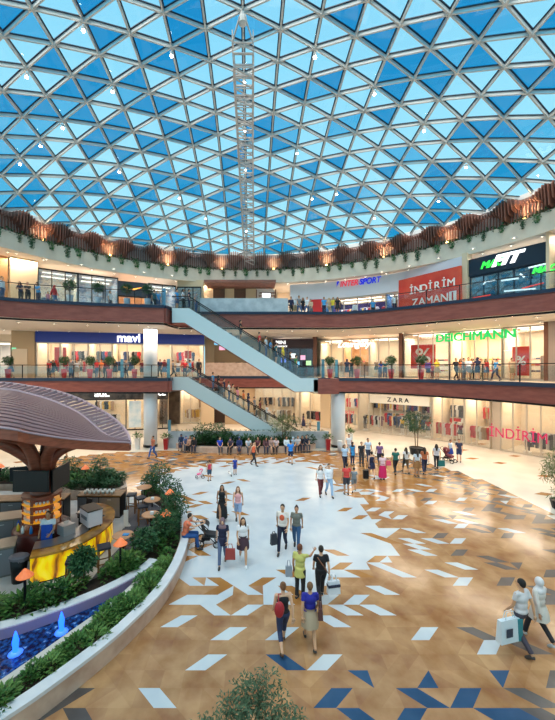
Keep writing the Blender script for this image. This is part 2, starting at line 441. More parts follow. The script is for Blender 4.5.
def poly_in(x, y, P):
    c = False
    for i in range(len(P)):
        (x0, y0), (x1, y1) = P[i], P[i-1]
        if (y0 > y) != (y1 > y) and x < (x1-x0)*(y-y0)/(y1-y0)+x0: c = not c
    return c
white_px = [(150,478),(205,464),(260,458),(318,463),(338,482),(362,500),(372,520),(392,540),(398,556),(372,562),(362,574),(330,580),(322,590),(300,592),(286,606),(262,606),(272,592),(255,585),(225,585),(240,600),(222,596),(205,578),(180,572),(188,540),(186,515),(170,495)]
white_pl = [tuple(G(*p))[:2] for p in white_px]
def dist_in(x, y):
    n = 0
    for dx, dy in ((1.1, 0), (-1.1, 0), (0, 1.4), (0, -1.2)):
        n += poly_in(x+dx, y+dy, white_pl)
    return n
floor_pl = [tuple(G(*p))[:2] for p in [(120,452),(200,450),(330,450),(380,456),(415,460),(430,464),(460,472),(500,487),(530,501),(556,518)]]+[(14.6, 12), (14.4, 8), (13, 4), (-12, 4), (-16, 8), (-17, 14), (-17, 20), (-15.5, 25.3), (-13.2, 27.2)]
kr = range(-40, 34); jr = range(-7, 52)
for j in jr:                                    # accents
    for k in kr:
        x, y = DX0+(k+.5)*SX, DY0+(j+.5)*SY
        if not poly_in(x, y, floor_pl) or y < 8.2: continue
        inw = poly_in(x, y, white_pl); n = dist_in(x, y); r = rf.random(); lean = rf.choice('/\\')
        if (k, j) in cells: continue
        if inw and n < 4 and r < .26: tri_para(k, j, lean, Or)
        elif inw and n == 4 and r < .035: tri_para(k, j, lean, Or)
        elif not inw and n > 0 and r < .27: tri_para(k, j, lean, Wt)
        elif not inw and y > 13.5 and r < .045: tri_para(k, j, lean, Wt)
        edge = poly_in(x+1.6, y+.9, floor_pl) and poly_in(x+2.4, y-.6, floor_pl)
        if not inw and not edge and x > 4 and r > .42: tri_para(k, j, lean, Gy)
        elif not inw and x > 7.5 and r > .87: tri_para(k, j, lean, Gy)
        elif not inw and y > 22.5 and x < -3 and r > .75: tri_para(k, j, lean, Gy)
fm = {'white': mat('white_floor_tile', (206, 210, 214), .2, noise=(.9, (186, 194, 204), 6)), 'grey': mat('grey_floor_tile', (104, 96, 94), .2, noise=(1.2, (84, 76, 74), 6)),
      'navy': mat('navy_floor_tile', (40, 70, 104), .18, noise=(1.2, (56, 86, 120), 6)), 'orange': mat('amber_floor_tile', (178, 124, 66), .16, noise=(.9, (148, 96, 50), 7)),
      'tan': mat('tan_floor_tile', (188, 144, 102), .15, noise=(1.3, (150, 102, 64), 9)), 'tan2': mat('sand_floor_tile', (194, 150, 108), .15, noise=(1.3, (156, 108, 70), 9)),
      'tan3': mat('rose_floor_tile', (182, 138, 98), .15, noise=(1.3, (146, 98, 66), 9)), 'cream': mat('cream_floor_tile', (238, 228, 214), .14, noise=(.5, (224, 212, 196), 6))}
order = ['cream', 'white', 'grey', 'navy', 'orange', 'tan', 'tan2', 'tan3']
for n_ in fm.values(): n_.node_tree.nodes['Principled BSDF'].inputs['Specular IOR Level'].default_value = .36
fv, ff, fi = [], [], []
def nv(k, j): return (DX0+k*SX, DY0+j*SY)
for j in jr:
    for k in kr:
        x, y = DX0+(k+.5)*SX, DY0+(j+.5)*SY
        if not poly_in(x, y, floor_pl): continue
        c = cells.get((k, j)) or [rf.choice('/\\'), None, None]
        a, b, cc, d = nv(k, j), nv(k+1, j), nv(k+1, j+1), nv(k, j+1)
        inw = poly_in(x, y, white_pl)
        ts = [(a, cc, d), (a, b, cc)] if c[0] == '/' else [(d, b, cc), (a, b, d)]
        for q in (0, 1):
            col = c[1+q]
            if not col: col = 'white' if inw else ('orange' if y > 17 and rf.random() < .6 else rf.choice(['tan', 'tan', 'tan2', 'tan3']))
            n = len(fv); fv += [(p[0], p[1], 0) for p in ts[q]]; ff.append((n, n+1, n+2)); fi.append(order.index(col))
me = bpy.data.meshes.new('floor'); me.from_pydata(fv, [], ff)
for n in order: me.materials.append(fm[n])
me.polygons.foreach_set('material_index', fi)
fo = bpy.data.objects.new('floor', me); C.objects.link(fo); tag(fo, kind='structure')
MB().box(-46, 46, -3, 56, -.3, -.006).build('floor_outer', fm['cream'], kind='structure')
# amber diamonds set into the outer cream floor
dm = MB()
for (px, py) in [(463,450),(472,458.5),(497,448),(482,444),(515,456),(545,476),(544,494),(500,463),(455,440),(435,440),(60,448),(35,452),(20,462),(90,444)]:
    p = G(px, py); dm.add([p+Vector((-.55, 0, .003)), p+Vector((-.1, -.28, .003)), p+Vector((.55, 0, .003)), p+Vector((.1, .28, .003))], [(0, 1, 2, 3)])
dm.build('floor_inlay', fm['orange'], kind='structure')
# ================================================================ walls, shops
def on_wall(px, poly):
    kx = (px-CX)/F
    for i in range(len(poly)-1):
        (x0, y0), (x1, y1) = poly[i], poly[i+1]
        f0, f1 = x0-kx*y0, x1-kx*y1
        if f0*f1 <= 0 and f0 != f1:
            t = f0/(f0-f1); return Vector((x0+(x1-x0)*t, y0+(y1-y0)*t, 0))
    x, y = min((poly[0], poly[-1]), key=lambda p: abs(p[0]-kx*p[1])); return Vector((x, y, 0))
WGr = [(4.8, 42), (8.6, 39.7), (14.8, 35.5), (18.7, 31.1), (22.3, 25.9), (24.5, 20), (25.5, 12)]
W1r = [(5.0, 40.0), (8.6, 38.3), (14.8, 34.5), (18.4, 31), (21.8, 26), (24, 20), (25, 12)]
W2r = [(1.8, 37.6), (6.9, 36.5), (10, 35), (13.6, 32.5), (16.7, 27.5), (19.6, 23.2), (21.9, 18), (23, 10)]
W1l = [(-44, 22), (-34, 26), (-30, 30), (-24, 31.5), (-20.2, 32.6), (-12, 34.6), (-5.2, 36.4)]
W2l = [(-27, 19), (-22, 25.5), (-18, 29.3), (-14, 32), (-10, 33.8), (-7.6, 35)]
WGl = [(-34, 33), (-26, 36), (-14, 38.2), (-9.0, 39.3), (-6, 40)]
for n, P, z0, z1 in (('wall_ground_right', WGr, 0, 4.8), ('wall_middle_right', W1r, Z1, 10.22), ('wall_upper_right', W2r, Z2, 15.75),
                     ('wall_ground_left', WGl, 0, 4.8), ('wall_middle_left', W1l, Z1, 10.22), ('wall_upper_left', W2l, Z2, 15.75)):
    MB().wall(offset(P, 4.4), z0, z1, .2).build(n, mat('shop_plaster', (232, 214, 190), .8), kind='structure')
G_SHOP = glass('shop_glass', (.93, .95, .96), .06)
G_UP = glass('upper_shop_glass', (.75, .82, .88), .2)
M_FRAME = mat('pale_frame', (190, 180, 168), .4, .3)
M_PANEL = mat('shop_ceiling_lamp', (255, 238, 214), .5, emit=3)
SHOPS = []
def shop(pa, pb, z0, z1, label, div=3, frame=None, wallc=(236, 218, 192), gl=None, head=0, headm=None, power=260, lcol=(1, .84, .64), depth=4.2, glz=True, foot=.12):
    pa, pb = Vector(pa[:2]), Vector(pb[:2]); d = pb-pa; L = d.length; rz = math.atan2(d.y, d.x)
    r = empty('storefront', (pa.x, pa.y, z0), rz, label, 'storefront'); h = z1-z0; frame = frame or M_FRAME
    fr = MB()
    for i in range(div+1):
        x = L*i/div; fr.box(max(0, x-.04), min(L, x+.04), -.05, .08, 0, h-head)
    fr.box(0, L, -.05, .08, h-head-.12, h-head); fr.box(0, L, -.06, .1, 0, foot); fr.build('frame', frame, r)
    if glz:
        for i in range(div): MB().box(L*i/div+.05, L*(i+1)/div-.05, .0, .02, foot, h-head-.12).build('glass_pane', gl or G_SHOP, r)
    if head: MB().box(-.02, L+.02, -.16, .12, h-head, h).build('sign_band', headm, r)
    wm = mat('shop_wall_%d_%d_%d' % wallc, wallc, .8)
    MB().box(0, L, depth, depth+.1, 0, h).build('back_wall', wm, r)
    for x in (0, L-.08): MB().box(x, x+.08, .1, depth, 0, h).build('side_wall', wm, r)
    for k in range(2): MB().box(L*.12, L*.88, 1.0+1.6*k, 1.25+1.6*k, h-.1, h-.04).build('ceiling_lamp', M_PANEL, r)
    n = Vector((-math.sin(rz), math.cos(rz)))
    mid = (pa+pb)/2+n*1.6
    lamp('AREA', 'shop_light', (mid.x, mid.y, z1-.25), power*.58, lcol, L*.8, (0, 0, rz), 1.8)
    SHOPS.append((label, (r, L, rz, z0)))
    return r, L, rz
def bay(px0, px1, poly, *a, **k): return shop(on_wall(px0, poly), on_wall(px1, poly), *a, **k)
def pillar(px0, px1, poly, z0, z1, m, label, name='wall_pillar', out=.25, dep=.0):
    a, b = on_wall(px0, poly), on_wall(px1, poly); d = b-a; rz = math.atan2(d.y, d.x)
    M = Matrix.Translation((a.x, a.y, 0)) @ Matrix.Rotation(rz, 4, 'Z')
    return MB().box(.03, d.length-.03, -out, .35, z0, z1, M).build(name, m, kind='structure')
M_BRPIL = mat('brown_pillar', (120, 76, 56), .5)
M_SIGNW = mat('sign_white_lit', (255, 255, 255), .5, emit=1.6)
M_SIGNG = mat('sign_green_lit', (24, 200, 104), .5, emit=.7)
M_SIGNM = mat('vinyl_magenta', (214, 40, 110), .6)
M_SIGNK = mat('vinyl_black', (30, 30, 32), .6)
def sign(s, size, r, x, z, m, y=-.2, **k): return text(s, size, (x, y, z), 0, m, r, tilt=PI/2, **k)
# --- ground right
bay(300, 321, WGr, 0, 4.8, 'ground floor shop window beside the beige pier left of the right white column', 2)
pillar(321, 331, WGr, 0, 4.8, M_CREAM, 'p', 'wall_pier_ground')
bay(331, 358, WGr, 0, 4.8, 'ground floor shop window with red letters behind the right white column', 3)
zr, zl, _ = bay(358, 432, WGr, 0, 4.8, 'cream ground floor clothes shop under a long white ZARA band', 6, wallc=(226, 208, 184))
a, b = on_wall(371, WGr), on_wall(430, WGr)
def band_sign(pa, pb, z0, z1, m, parent_label, s, size, lm, **k):
    d = Vector(pb[:2])-Vector(pa[:2]); rz = math.atan2(d.y, d.x)
    r = empty('shop_sign', (pa[0], pa[1], z0), rz, parent_label, 'sign'); L = d.length
    MB().box(0, L, -.3, -.1, 0, z1-z0).build('board', m, r)
    text(s, size, (L*k.pop('at', .5), -.34, (z1-z0)/2), 0, lm, r, **k)
    return r, L
band_sign(a, b, 3.15, 4.0, mat('white_board', (244, 238, 226), .5), 'long cream sign board with small black letters ZARA', 'Z A R A', .62, M_SIGNK)
bay(432, 464, WGr, 0, 4.8, 'cream ground floor shop bay with hanging dresses right of the indoor tree', 3)
bay(464, 490, WGr, 0, 4.8, 'cream ground floor shop bay left of the magenta window letters', 2)
pillar(490, 500, WGr, 0, 4.8, mat('shutter_beige', (206, 190, 172), .6), 'p', 'wall_pier_ground', out=-.3)
ir, il, irz = bay(500, 556, WGr, 0, 4.8, 'ground floor shop window with large magenta sale letters', 4)
p = A(517, 435.5, on_wall(517, WGr).y-.15)
o = text('İNDİRİM', 1.15, p, irz, M_SIGNM, None, name='window_letters', depth=.01, sx=.82, bold=0); tag(o, 'large magenta letters reading İNDİRİM on the shop window', 'window letters')
shop((22.6, 25.3), (24.5, 20), 0, 4.8, 'ground floor shop bay at the far right beyond the magenta letters', 3)
# --- ground recess
def seg(x0, x1, D, z0, z1, m, name='wall_recess', t=.3): return MB().box((x0-CX)*D/F, (x1-CX)*D/F, D, D+t, z0, z1).build(name, m, kind='structure')
def flat(x0, x1, D, *a, **k): return shop(((x0-CX)*D/F, D), ((x1-CX)*D/F, D), *a, **k)
flat(255, 300, 42, 0, 4.8, 'wide ground floor shop window behind the escalator foot', 5)
M_BLKM = mat('black_marble', (44, 38, 38), .25, noise=(1.2, (92, 80, 72), 9))
seg(160, 180, 42.5, 0, 4.8, M_BLKM, 'wall_black_marble')
flat(180, 201, 42.5, 0, 4.5, 'cream lit ground floor shop beside the black marble wall', 2, wallc=(240, 220, 190), power=300)
seg(201, 214, 42.5, 0, 4.8, M_CREAM); seg(214, 225, 43.5, 0, 4.8, mat('dark_doorway', (70, 46, 36), .6)); seg(225, 255, 42.5, 0, 4.8, M_BEIGE)
seg(160, 255, 43.8, 4.3, 4.8, M_BEIGE)
# --- ground left
def leftbay(x0, x1, lab, **k): return bay(x0, x1, WGl, 0, 4.8, lab, 2, head=1.35, headm=M_BLKM, frame=M_BLACK, **k)
leftbay(20, 66, 'dark framed ground floor shop behind the timber canopy')
r1, l1_, _ = leftbay(66, 126, 'dark framed ground floor shop with white letters adL left of the white column')
sign('adL', 1.05, r1, l1_*.6, 4.05, M_SIGNW, bold=.02)
r1, l1_, _ = leftbay(126, 144, 'narrow ground floor window with a pale blue poster beside the left white column')
MB().box(.3, l1_-.3, -.1, -.04, .3, 3.2).build('window_poster', mat('ice_poster', (176, 206, 226), .5, noise=(1.5, (224, 232, 240), 6)), r1)
r1, l1_, _ = leftbay(157, 168, 'ground floor shop window with white letters right of the left white column')
sign('cL', .9, r1, l1_*.45, 4.05, M_SIGNW, bold=.02)
# --- middle right
pillar(399, 403, W1r, Z1, 10.22, M_BRPIL, 'p', 'wall_pillar_middle'); pillar(545, 550, W1r, Z1, 10.22, M_BRPIL, 'p', 'wall_pillar_middle')
bay(320, 343, W1r, Z1, 9.9, 'cream middle gallery shop window at the left edge of the script sign', 2)
r1, l1_, _ = bay(343, 369, W1r, Z1, 9.9, 'warm middle gallery shop entrance under white script lettering', 3, wallc=(222, 178, 132), power=320)
sign('Loungely', .95, r1, l1_*.42, 3.45, M_SIGNW, shear=.35)
bay(369, 399, W1r, Z1, 9.9, 'cream middle gallery shop window left of the brown pillar', 3)
r1, l1_, _ = bay(404, 449, W1r, Z1, 10.1, 'pale middle gallery shoe shop bay holding a red percent poster', 3, wallc=(238, 228, 208), power=420)
def poster(pa, rz, w_, h_, z, label, s='%', ts=1.6, col=(226, 62, 48)):
    r = empty('sale_poster', (pa[0], pa[1], z), rz, label, 'poster')
    MB().box(-w_/2, w_/2, -.03, .03, 0, h_).build('board', mat('poster_red_%d' % col[0], col, .5), r)
    if s: text(s, ts, (0, -.05, h_*.5), 0, mat('poster_white', (250, 246, 240), .5), r, depth=.01, bold=.03, name='percent_sign')
    return r
rz_ = math.atan2(-7.6/2, 4.2)
q = on_wall(423, offset(W1r, .5)); poster(q, -.55, 2.15, 2.3, 6.75, 'large red poster with white percent sign behind a potted tree', ts=2.0)
q = on_wall(521, offset(W1r, .4)); poster(q, -.95, 1.15, 2.3, 6.2, 'narrow red poster with white percent sign right of the green shop letters', ts=1.0)
r1, l1_, _ = bay(450, 502, W1r, Z1, 10.1, 'wide middle gallery shoe shop entrance under green letters', 4, wallc=(236, 210, 176), power=700, glz=False)
sign('DEICHMANN', 1.0, r1, l1_*.48, 3.65, M_SIGNG, bold=.034, sx=1.05)
bay(503, 545, W1r, Z1, 10.1, 'middle gallery shoe shop bay left of the second brown pillar', 3, wallc=(238, 222, 196), power=520)
pillar(550, 560, W1r, Z1, 10.22, mat('mauve_panel', (168, 150, 142), .6), 'p', 'wall_pier_middle')
# --- middle recess
D_ = 40.0
seg(205, 214, D_, Z1, 10.22, M_CREAM); seg(214, 273, D_+.6, Z1, 10.22, M_BEIGE)
dk = mat('dark_plum_panel', (48, 26, 34), .5)
r1, l1_, _ = flat(274, 313, 38.5, Z1, 10.0, 'dark plum middle gallery shop with small screens behind the escalator', 3, frame=dk, wallc=(58, 40, 56), head=.95, headm=dk, power=110, lcol=(.8, .7, 1))
sign('MINI', .55, r1, l1_*.17, 3.72, M_SIGNW); sign('ACCESSORIZE', .22, r1, l1_*.17, 3.3, M_SIGNW)
seg(313, 317, 38.4, Z1, 10.22, M_BRPIL)
# small video wall and dark openings in the beige wall
vw = MB(); 
for i, c in enumerate([(120, 190, 235), (235, 170, 200), (190, 235, 170), (250, 250, 250), (110, 120, 220), (240, 200, 130)]):
    x = 217+i*5; y = 343+(i % 2)*5
    p = A(x, y, D_+.5); p.y = D_+.56; r = MB().box(-.32, .32, -.03, .03, -.22, .22).build('screen', mat('screen_%d' % i, c, .4, emit=1.2), label='small lit %s screen on the beige wall behind the upper escalator' % ['blue', 'pink', 'green', 'white', 'violet', 'amber'][i], cat='screen', loc=p)
for i, x in enumerate((216, 222, 238, 246)):
    p = A(x, 358, D_+.55); MB().box(-.3, .3, -.05, .02, 0, 1.6).build('door_%d' % (i+3), mat('door_dark', (60, 52, 50), .5), loc=(p.x, p.y, Z1), kind='structure')
# parapets of the recess
MB().box((205-CX)*36.4/F, (276-CX)*36.4/F, 36.35, 36.55, 5.97, 7.35).build('trim_40', M_SANDST, kind='structure')
MB().box((200-CX)*29.2/F, (288-CX)*29.2/F, 29.2, 29.35, 11.5, 12.62).build('trim_41', M_MARBLE, kind='structure')
# --- middle left
M_BLUE = mat('royal_blue_band', (26, 54, 160), .4)
q0, q1 = on_wall(36, W1l), on_wall(204, W1l)
segs = [(36, 60), (60, 88), (88, 112), (112, 142), (142, 172), (172, 204)]
for i, (a, b) in enumerate(segs):
    r1, l1_, _ = bay(a, b, W1l, Z1, 10.22, 'middle gallery denim shop bay %s' % ['at the left end of the royal blue band', 'behind the first two red tree pots', 'behind the third red tree pot', 'under the white letters mavi', 'behind the left white column', 'at the right end of the royal blue band'][i], 2, head=1.0, headm=M_BLUE, wallc=(240, 222, 194), power=300, glz=(i != 3))
    if i == 3: sign('mavi', 1.2, r1, l1_*.56, 3.87, M_SIGNW, bold=.03)
q = on_wall(60.5, offset(W1l, .7)); poster(q, .2, 1.05, 1.9, 6.9, 'red sale poster in the denim shop window left of the tree pots', None)
q = on_wall(188, offset(W1l, .7)); poster(q, .2, .7, .8, 7.8, 'small red poster inside the right end of the denim shop', None)
pillar(11, 35, W1l, Z1, 10.22, M_BEIGE, 'p', 'wall_beige_middle', out=0)
bay(-20, 11, W1l, Z1, 9.2, 'pale shop window at the far left of the middle gallery', 2, wallc=(220, 214, 212))
p = on_wall(18, W1l); MB().box(-.6, .6, -.08, 0, 0, 2.7).build('door_1', mat('door_cream', (228, 204, 176), .5), loc=(p.x+.2, p.y-.02, Z1), rz=.27, kind='structure')
o = A(14, 349, p.y-.15); MB().box(-.18, .18, -.03, .03, -.12, .12).build('exit_sign', mat('exit_green', (120, 225, 180), .5, emit=1), label='small green lit exit sign above the beige door', cat='sign', loc=o)
# --- upper left
pillar(-30, 9, W2l, Z2, 15.75, mat('oak_panel', (176, 128, 84), .6), 'p', 'wall_oak_upper', out=-.6)
pillar(10, 38, W2l, Z2, 15.75, M_CREAM, 'p', 'wall_cream_upper', out=0)
bay(38, 78, W2l, Z2, 15.2, 'tall upper gallery glass shop front with pale interior at the left', 3, gl=G_UP, wallc=(236, 222, 200), power=330, frame=M_BLACK)
bay(78, 118, W2l, Z2, 15.2, 'tall upper gallery glass shop front left of the dark sign box', 3, gl=G_UP, wallc=(170, 170, 176), power=160, frame=M_BLACK)
r1, l1_, _ = bay(118, 147, W2l, Z2, 14.9, 'dark grey shop portal carrying a small amber tick mark', 1, head=1.3, headm=mat('slate_panel', (62, 66, 76), .5), wallc=(190, 140, 100), power=200, glz=False, frame=M_BLACK)
# the amber mark: a curved tick
tk = [(-.9, .12), (-.72, -.12), (-.45, -.22), (-.1, -.16), (1.0, .25), (-.1, -.02), (-.42, -.05), (-.6, .1), (-.66, .3)]
m_ = MB(); n = len(tk); m_.add([(l1_*.5+x*.95, -.17, 2.85+z) for x, z in tk]+[(l1_*.5+x*.95, -.24, 2.85+z) for x, z in tk], [tuple(range(n)), tuple(range(n, 2*n))[::-1]]+[(i, (i+1) % n, n+(i+1) % n, n+i) for i in range(n)])
m_.build('tick_mark', mat('amber_lit', (255, 170, 70), .5, emit=2), r1)
bay(148, 176, W2l, Z2, 15.0, 'upper gallery glass shop front right of the dark sign box', 2, gl=G_UP, wallc=(150, 156, 168), power=140, frame=M_BLACK)
MB().box((176-CX)*35/F, (204-CX)*36/F, 35.6, 36, Z2, 15.75).build('wall_upper_corner', M_CREAM, kind='structure')
flat(177, 201, 35.3, Z2, 15.0, 'upper gallery glazed lobby at the head of the escalator', 3, gl=G_UP, wallc=(150, 156, 168), power=100, frame=M_BLACK, depth=.6)
# --- upper recess and right
seg(202, 256, 37.5, Z2, 15.75, M_CREAM, 'wall_cream_recess'); seg(254, 274, 37.8, Z2, 15.75, mat('pale_wall', (226, 222, 220), .7), 'wall_pale_recess')
for i, x in enumerate((219, 240)):
    p = A(x, 302, 37.4); MB().box(-.62, .62, -.05, .03, -.1, 1.55).build('window_%d' % (i+1), mat('window_brown', (112, 80, 64), .5, noise=(4, (92, 64, 50), 3, (8, 1, 1))), loc=p, kind='structure')
sl = MB()
for k in range(6): sl.box((206-CX)*36/F, (275-CX)*36/F, 34.5+k*.5, 34.75+k*.5, 15.25-.0*k, 15.5)
sl.build('ceiling_timber_slats', M_WOOD, kind='structure')
sr = empty('slatted_partition', (A(266, 300, 36.6).x, 36.6, Z2), 0, 'brown slatted partition holding a white lit screen', 'partition')
sb = MB()
for k in range(6): sb.box(-1.0+.06*k, .75+.06*k, -.05, .05, 1.6+.32*k, 1.7+.32*k)
sb.box(-1.05, -.95, -.06, .06, .1, 3.6).box(.95, 1.05, -.06, .06, .1, 3.6).box(-1.05, 1.05, -.06, .06, 0, .12); sb.build('slats', M_BRPIL, sr)
MB().box(-.4, .45, -.12, -.06, 2.75, 3.2).build('screen', mat('screen_white', (240, 248, 255), .4, emit=1.5), sr)
bay(277, 323, W2r, Z2, 13.9, 'upper gallery shop window with dark clothes left of the red banner', 4, wallc=(226, 212, 196), power=260)
MI = mat('dusk_blue_wall', (30, 34, 86), .5, noise=(1.5, (50, 40, 130), 4))
r1, l1_, _ = bay(323, 331, W2r, Z2, 13.9, 'narrow blue lit upper gallery window right of the red banner', 1, wallc=(40, 90, 140), power=60)
r1, l1_, _ = bay(331, 386, W2r, Z2, 13.9, 'wide dark blue sports shop entrance in the upper gallery', 4, wallc=(34, 30, 92), power=150, lcol=(.55, .55, 1), glz=False)
bay(386, 398, W2r, Z2, 13.9, 'narrow blue upper gallery window beside the long red banner', 1, wallc=(40, 90, 150), power=60)
# white curved soffit band over them
bp = [on_wall(x, offset(W2r, -.25)) for x in (290, 300, 315, 330, 345, 360, 375, 390, 405, 420, 435, 450, 463)]
MB().wall([(p.x, p.y) for p in bp], 13.9, 15.6, .3).build('trim_42', mat('white_band', (226, 226, 236), .6), kind='structure')
def on_band(px, py): p = on_wall(px, offset(W2r, -.35)); return Vector((p.x, p.y, H-(py-CY)*p.y/F))
p0, p1 = on_band(337, 284), on_band(376, 281); d = p1-p0
r = empty('shop_sign', on_band(357, 282.5), math.atan2(d.y, d.x), 'lit INTERSPORT lettering in red and blue on the white band', 'sign')
text('INTER', .78, (-1.72, 0, 0), 0, mat('sign_red_lit', (240, 70, 90), .5, emit=.5), r, shear=.2, sx=.85, bold=.008, align='LEFT')
text('SPORT', .78, (.22, 0, 0), 0, mat('sign_blue_lit', (30, 50, 220), .5, emit=.5), r, shear=.2, sx=.85, bold=.025, align='LEFT')
MB().beam((-2.35, 0, .2), (-2.05, 0, -.2), .05, .12).beam((-2.2, 0, -.25), (-1.85, 0, .35), .05, .2).build('check_mark', MATS['sign_blue_lit'], r)
# red banners
q = on_band(316, 302); poster((q.x, q.y), -.25, 1.35, 2.45, Z2+.05, 'tall red banner on the upper gallery above the escalator foot', None, col=(206, 44, 48))
a, b = on_wall(399, offset(W2r, -.7)), on_wall(461, offset(W2r, -.7)); d = b-a; rz_ = math.atan2(d.y, d.x); L_ = d.length
r = empty('sale_banner', (a.x, a.y, Z2), rz_, 'long red sale banner with white boxed letters on the upper gallery', 'banner')
MB().box(0, L_, -.05, .15, 0, 3.35).build('board', mat('banner_red', (214, 58, 46), .55, noise=(.6, (226, 92, 66), 4)), r)
mw = mat('banner_white', (250, 240, 236), .5)
def boxed(s, x0, z, pit, hz, inv=()):
    for i, c in enumerate(s):
        if c == ' ': continue
        x = x0+i*pit
        if i in inv: MB().box(x-.3*hz, x+.3*hz, -.08, -.05, z-.45*hz, z+.45*hz).build('letter_box', mw, r)
        text(c, hz*.95, (x, -.1, z), 0, mw if i not in inv else mat('banner_letter_red', (190, 40, 40), .5), r, depth=.01, bold=.015, name='letter')
boxed('İNDİRİM', L_*.24, 2.15, L_*.105, .95); boxed('ZAMANI', L_*.30, 1.05, L_*.118, .95, (5,))
# gym shop
pillar(464, 470, W2r, Z2, 15.75, mat('lit_column', (226, 206, 176), .5), 'p', 'wall_pillar_upper', out=.4); pillar(548.5, 553, W2r, Z2, 15.75, MATS['lit_column'], 'p', 'wall_pillar_upper', out=.4)
MG = mat('deep_teal_panel', (20, 40, 60), .4)
r1, l1_, _ = bay(470, 548.5, W2r, Z2, 15.2, 'dark teal gym shop front with slanted lettering on the upper gallery', 5, head=1.3, headm=MG, wallc=(34, 84, 104), gl=G_UP, power=150, lcol=(.5, .8, 1), frame=MG)
sign('FIT', 1.0, r1, l1_*.5, 3.2, M_SIGNW, shear=.35, bold=.07, sx=1.3); sign('MAC', .68, r1, l1_*.32, 3.1, mat('neon_green', (60, 230, 80), .5, emit=1.1), shear=.35, bold=.03)
sign('MAC', .6, r1, l1_*.955, 1.95, MATS['neon_green'], shear=.35, bold=.03)
m_ = MB()
for (x0, z0, x1, z1) in [(.25, 1.9, .36, 1.9), (.44, 1.75, .66, 1.7), (.68, 2.0, .73, 1.7), (.78, 2.3, .98, 2.35), (.2, 1.7, .24, 1.95), (.48, .95, .86, .8)]:
    m_.beam((l1_*x0, -.08, z0), (l1_*x1, -.08, z1), .03, .1)
m_.build('window_stripes', mat('neon_white', (225, 240, 245), .5, emit=.8), r1)
m_ = MB()
for (x0, z0, x1, z1) in [(.05, .8, .3, .85), (.7, .95, .95, 1.1)]: m_.beam((l1_*x0, -.08, z0), (l1_*x1, -.08, z1), .03, .08)
m_.build('red_window_stripes', mat('neon_red', (230, 70, 60), .5, emit=.8), r1)
shop((19.95, 22.6), (21.8, 18), Z2, 15.2, 'dark upper gallery shop front at the right edge', 2, wallc=(60, 50, 80), power=80)

# ================================================================ columns, downlights
def column(px, D, z0, z1, r, label):
    x = (px-CX)*D/F; o = empty('column', (x, D, z0), 0, label, 'column')
    MB().lathe([(r, 0), (r, z1-z0)], (0, 0, 0), 32).build('shaft', mat('column_white', (222, 226, 232), .5), o, True)
    MB().lathe([(r+.02, 0), (r+.02, .22)], (0, 0, 0), 32).build('base_ring', M_BLACK, o, True)
column(150.5, 30.35, 0, 4.78, .58, 'thick white round column left of the escalators on the ground floor')
column(150.5, 30.35, Z1, 10.2, .58, 'thick white round column standing on the middle gallery at the blue band')
column(338, 30.3, 0, 4.78, .60, 'thick white round column right of the long planter on the ground floor')
def mk_down():
    r = empty('downlight', cat='ceiling light', group='round downlights in the gallery ceilings')
    MB().lathe([(.17, 0), (.2, -.03), (.14, -.05)], (0, 0, 0), 12).build('rim', W_WHITE, r); MB().lathe([(.14, -.045), (0, -.052)], (0, 0, 0), 12).build('face', M_LAMP, r); return r
DL = Many(mk_down); dlab = 'small round warm downlight set in a gallery ceiling'
for k in range(-18, 20):
    p = rc(math.radians(k*5.3), RR+.75, 15.72)
    if p.y > 4: DL.place(p, label=dlab)
def along(pts, step, start=0):
    out = []; acc = start; pts = [Vector((p[0], p[1])) for p in pts]
    for a, b in zip(pts, pts[1:]):
        L = (b-a).length; d = (b-a)/L if L else a
        while acc < L: out.append((a+d*acc, math.atan2(d.y, d.x))); acc += step
        acc -= L
    return out
for pts, z, off in ((sL2b, 10.2, .9), (sL2, 10.2, .9), (sL2b, 10.2, 2.4), (sL2, 10.2, 2.4), (sL1b, 4.78, 1.0), (sL1[14:], 4.78, 1.0)):
    for p, a in along(offset(pts, off), 2.3, .6):
        if p.y > 12 and abs(p.x) < p.y*.85: DL.place((p.x, p.y, z), label=dlab)
for P, z in ((W1l, 10.18), (W1r, 10.18), (W2l, 15.7), (W2r, 15.7)):
    for p, a in along(offset(P, -1.2), 2.6, .8):
        if p.y > 14 and abs(p.x) < p.y*.85: DL.place((p.x, p.y, z), label=dlab)
def gl_row(P, off, z, step, power, col=(1, .84, .66)):
    for p, a in along(offset(P, off), step, step/2):
        lamp('AREA', 'gallery_light', (p.x, p.y, z), power, col, 4.2, (0, 0, a), 1.6)
gl_row(sL1b[:30], 3.2, 4.7, 5.5, 230); gl_row(sL1[10:], 4.0, 4.7, 6, 230); gl_row(L1m, 2.5, 4.7, 5, 150)
gl_row(sL2b[:40], 2.2, 10.1, 5.5, 210); gl_row(sL2[10:], 3.5, 10.1, 5.5, 250)
for k in range(-7, 8):
    p = rc(math.radians(k*14), RR+1.8, 15.6); 
    if p.y > 8: lamp('AREA', 'gallery_light', p, 300, (1, .84, .66), 2.4, (0, 0, -math.radians(k*14)), 1.0)

# ================================================================ railings
def railing(pts, z, label, step=2.2):
    r = empty('glass_railing', (0, 0, 0), label=label, cat='railing'); pts = offset(pts, .14)
    cur = [(p.x, p.y, z+1.08) for p in pts]
    MB().tube(cur, .032, 6).build('handrail', M_BLACK, r)
    ps = along(pts, step, .05)
    MB().wall(pts, z+.06, z+.98, .015).build('glass_panel', G_CLEAR, r)
    for p, a in ps:
        if p.y < 3: continue
        MB().cbox((p.x, p.y, z-.05), .05, .07, 1.12, a).build('post', M_BLACK, r)
railing(sL2[8:], 11.5, 'dark glass railing along the left upper gallery edge'); railing(sL2b[9:], 11.5, 'dark glass railing along the right upper gallery edge')
railing(sL1[8:], 5.97, 'dark glass railing along the left middle gallery edge'); railing(sL1b[:], 5.97, 'dark glass railing along the right middle gallery edge')

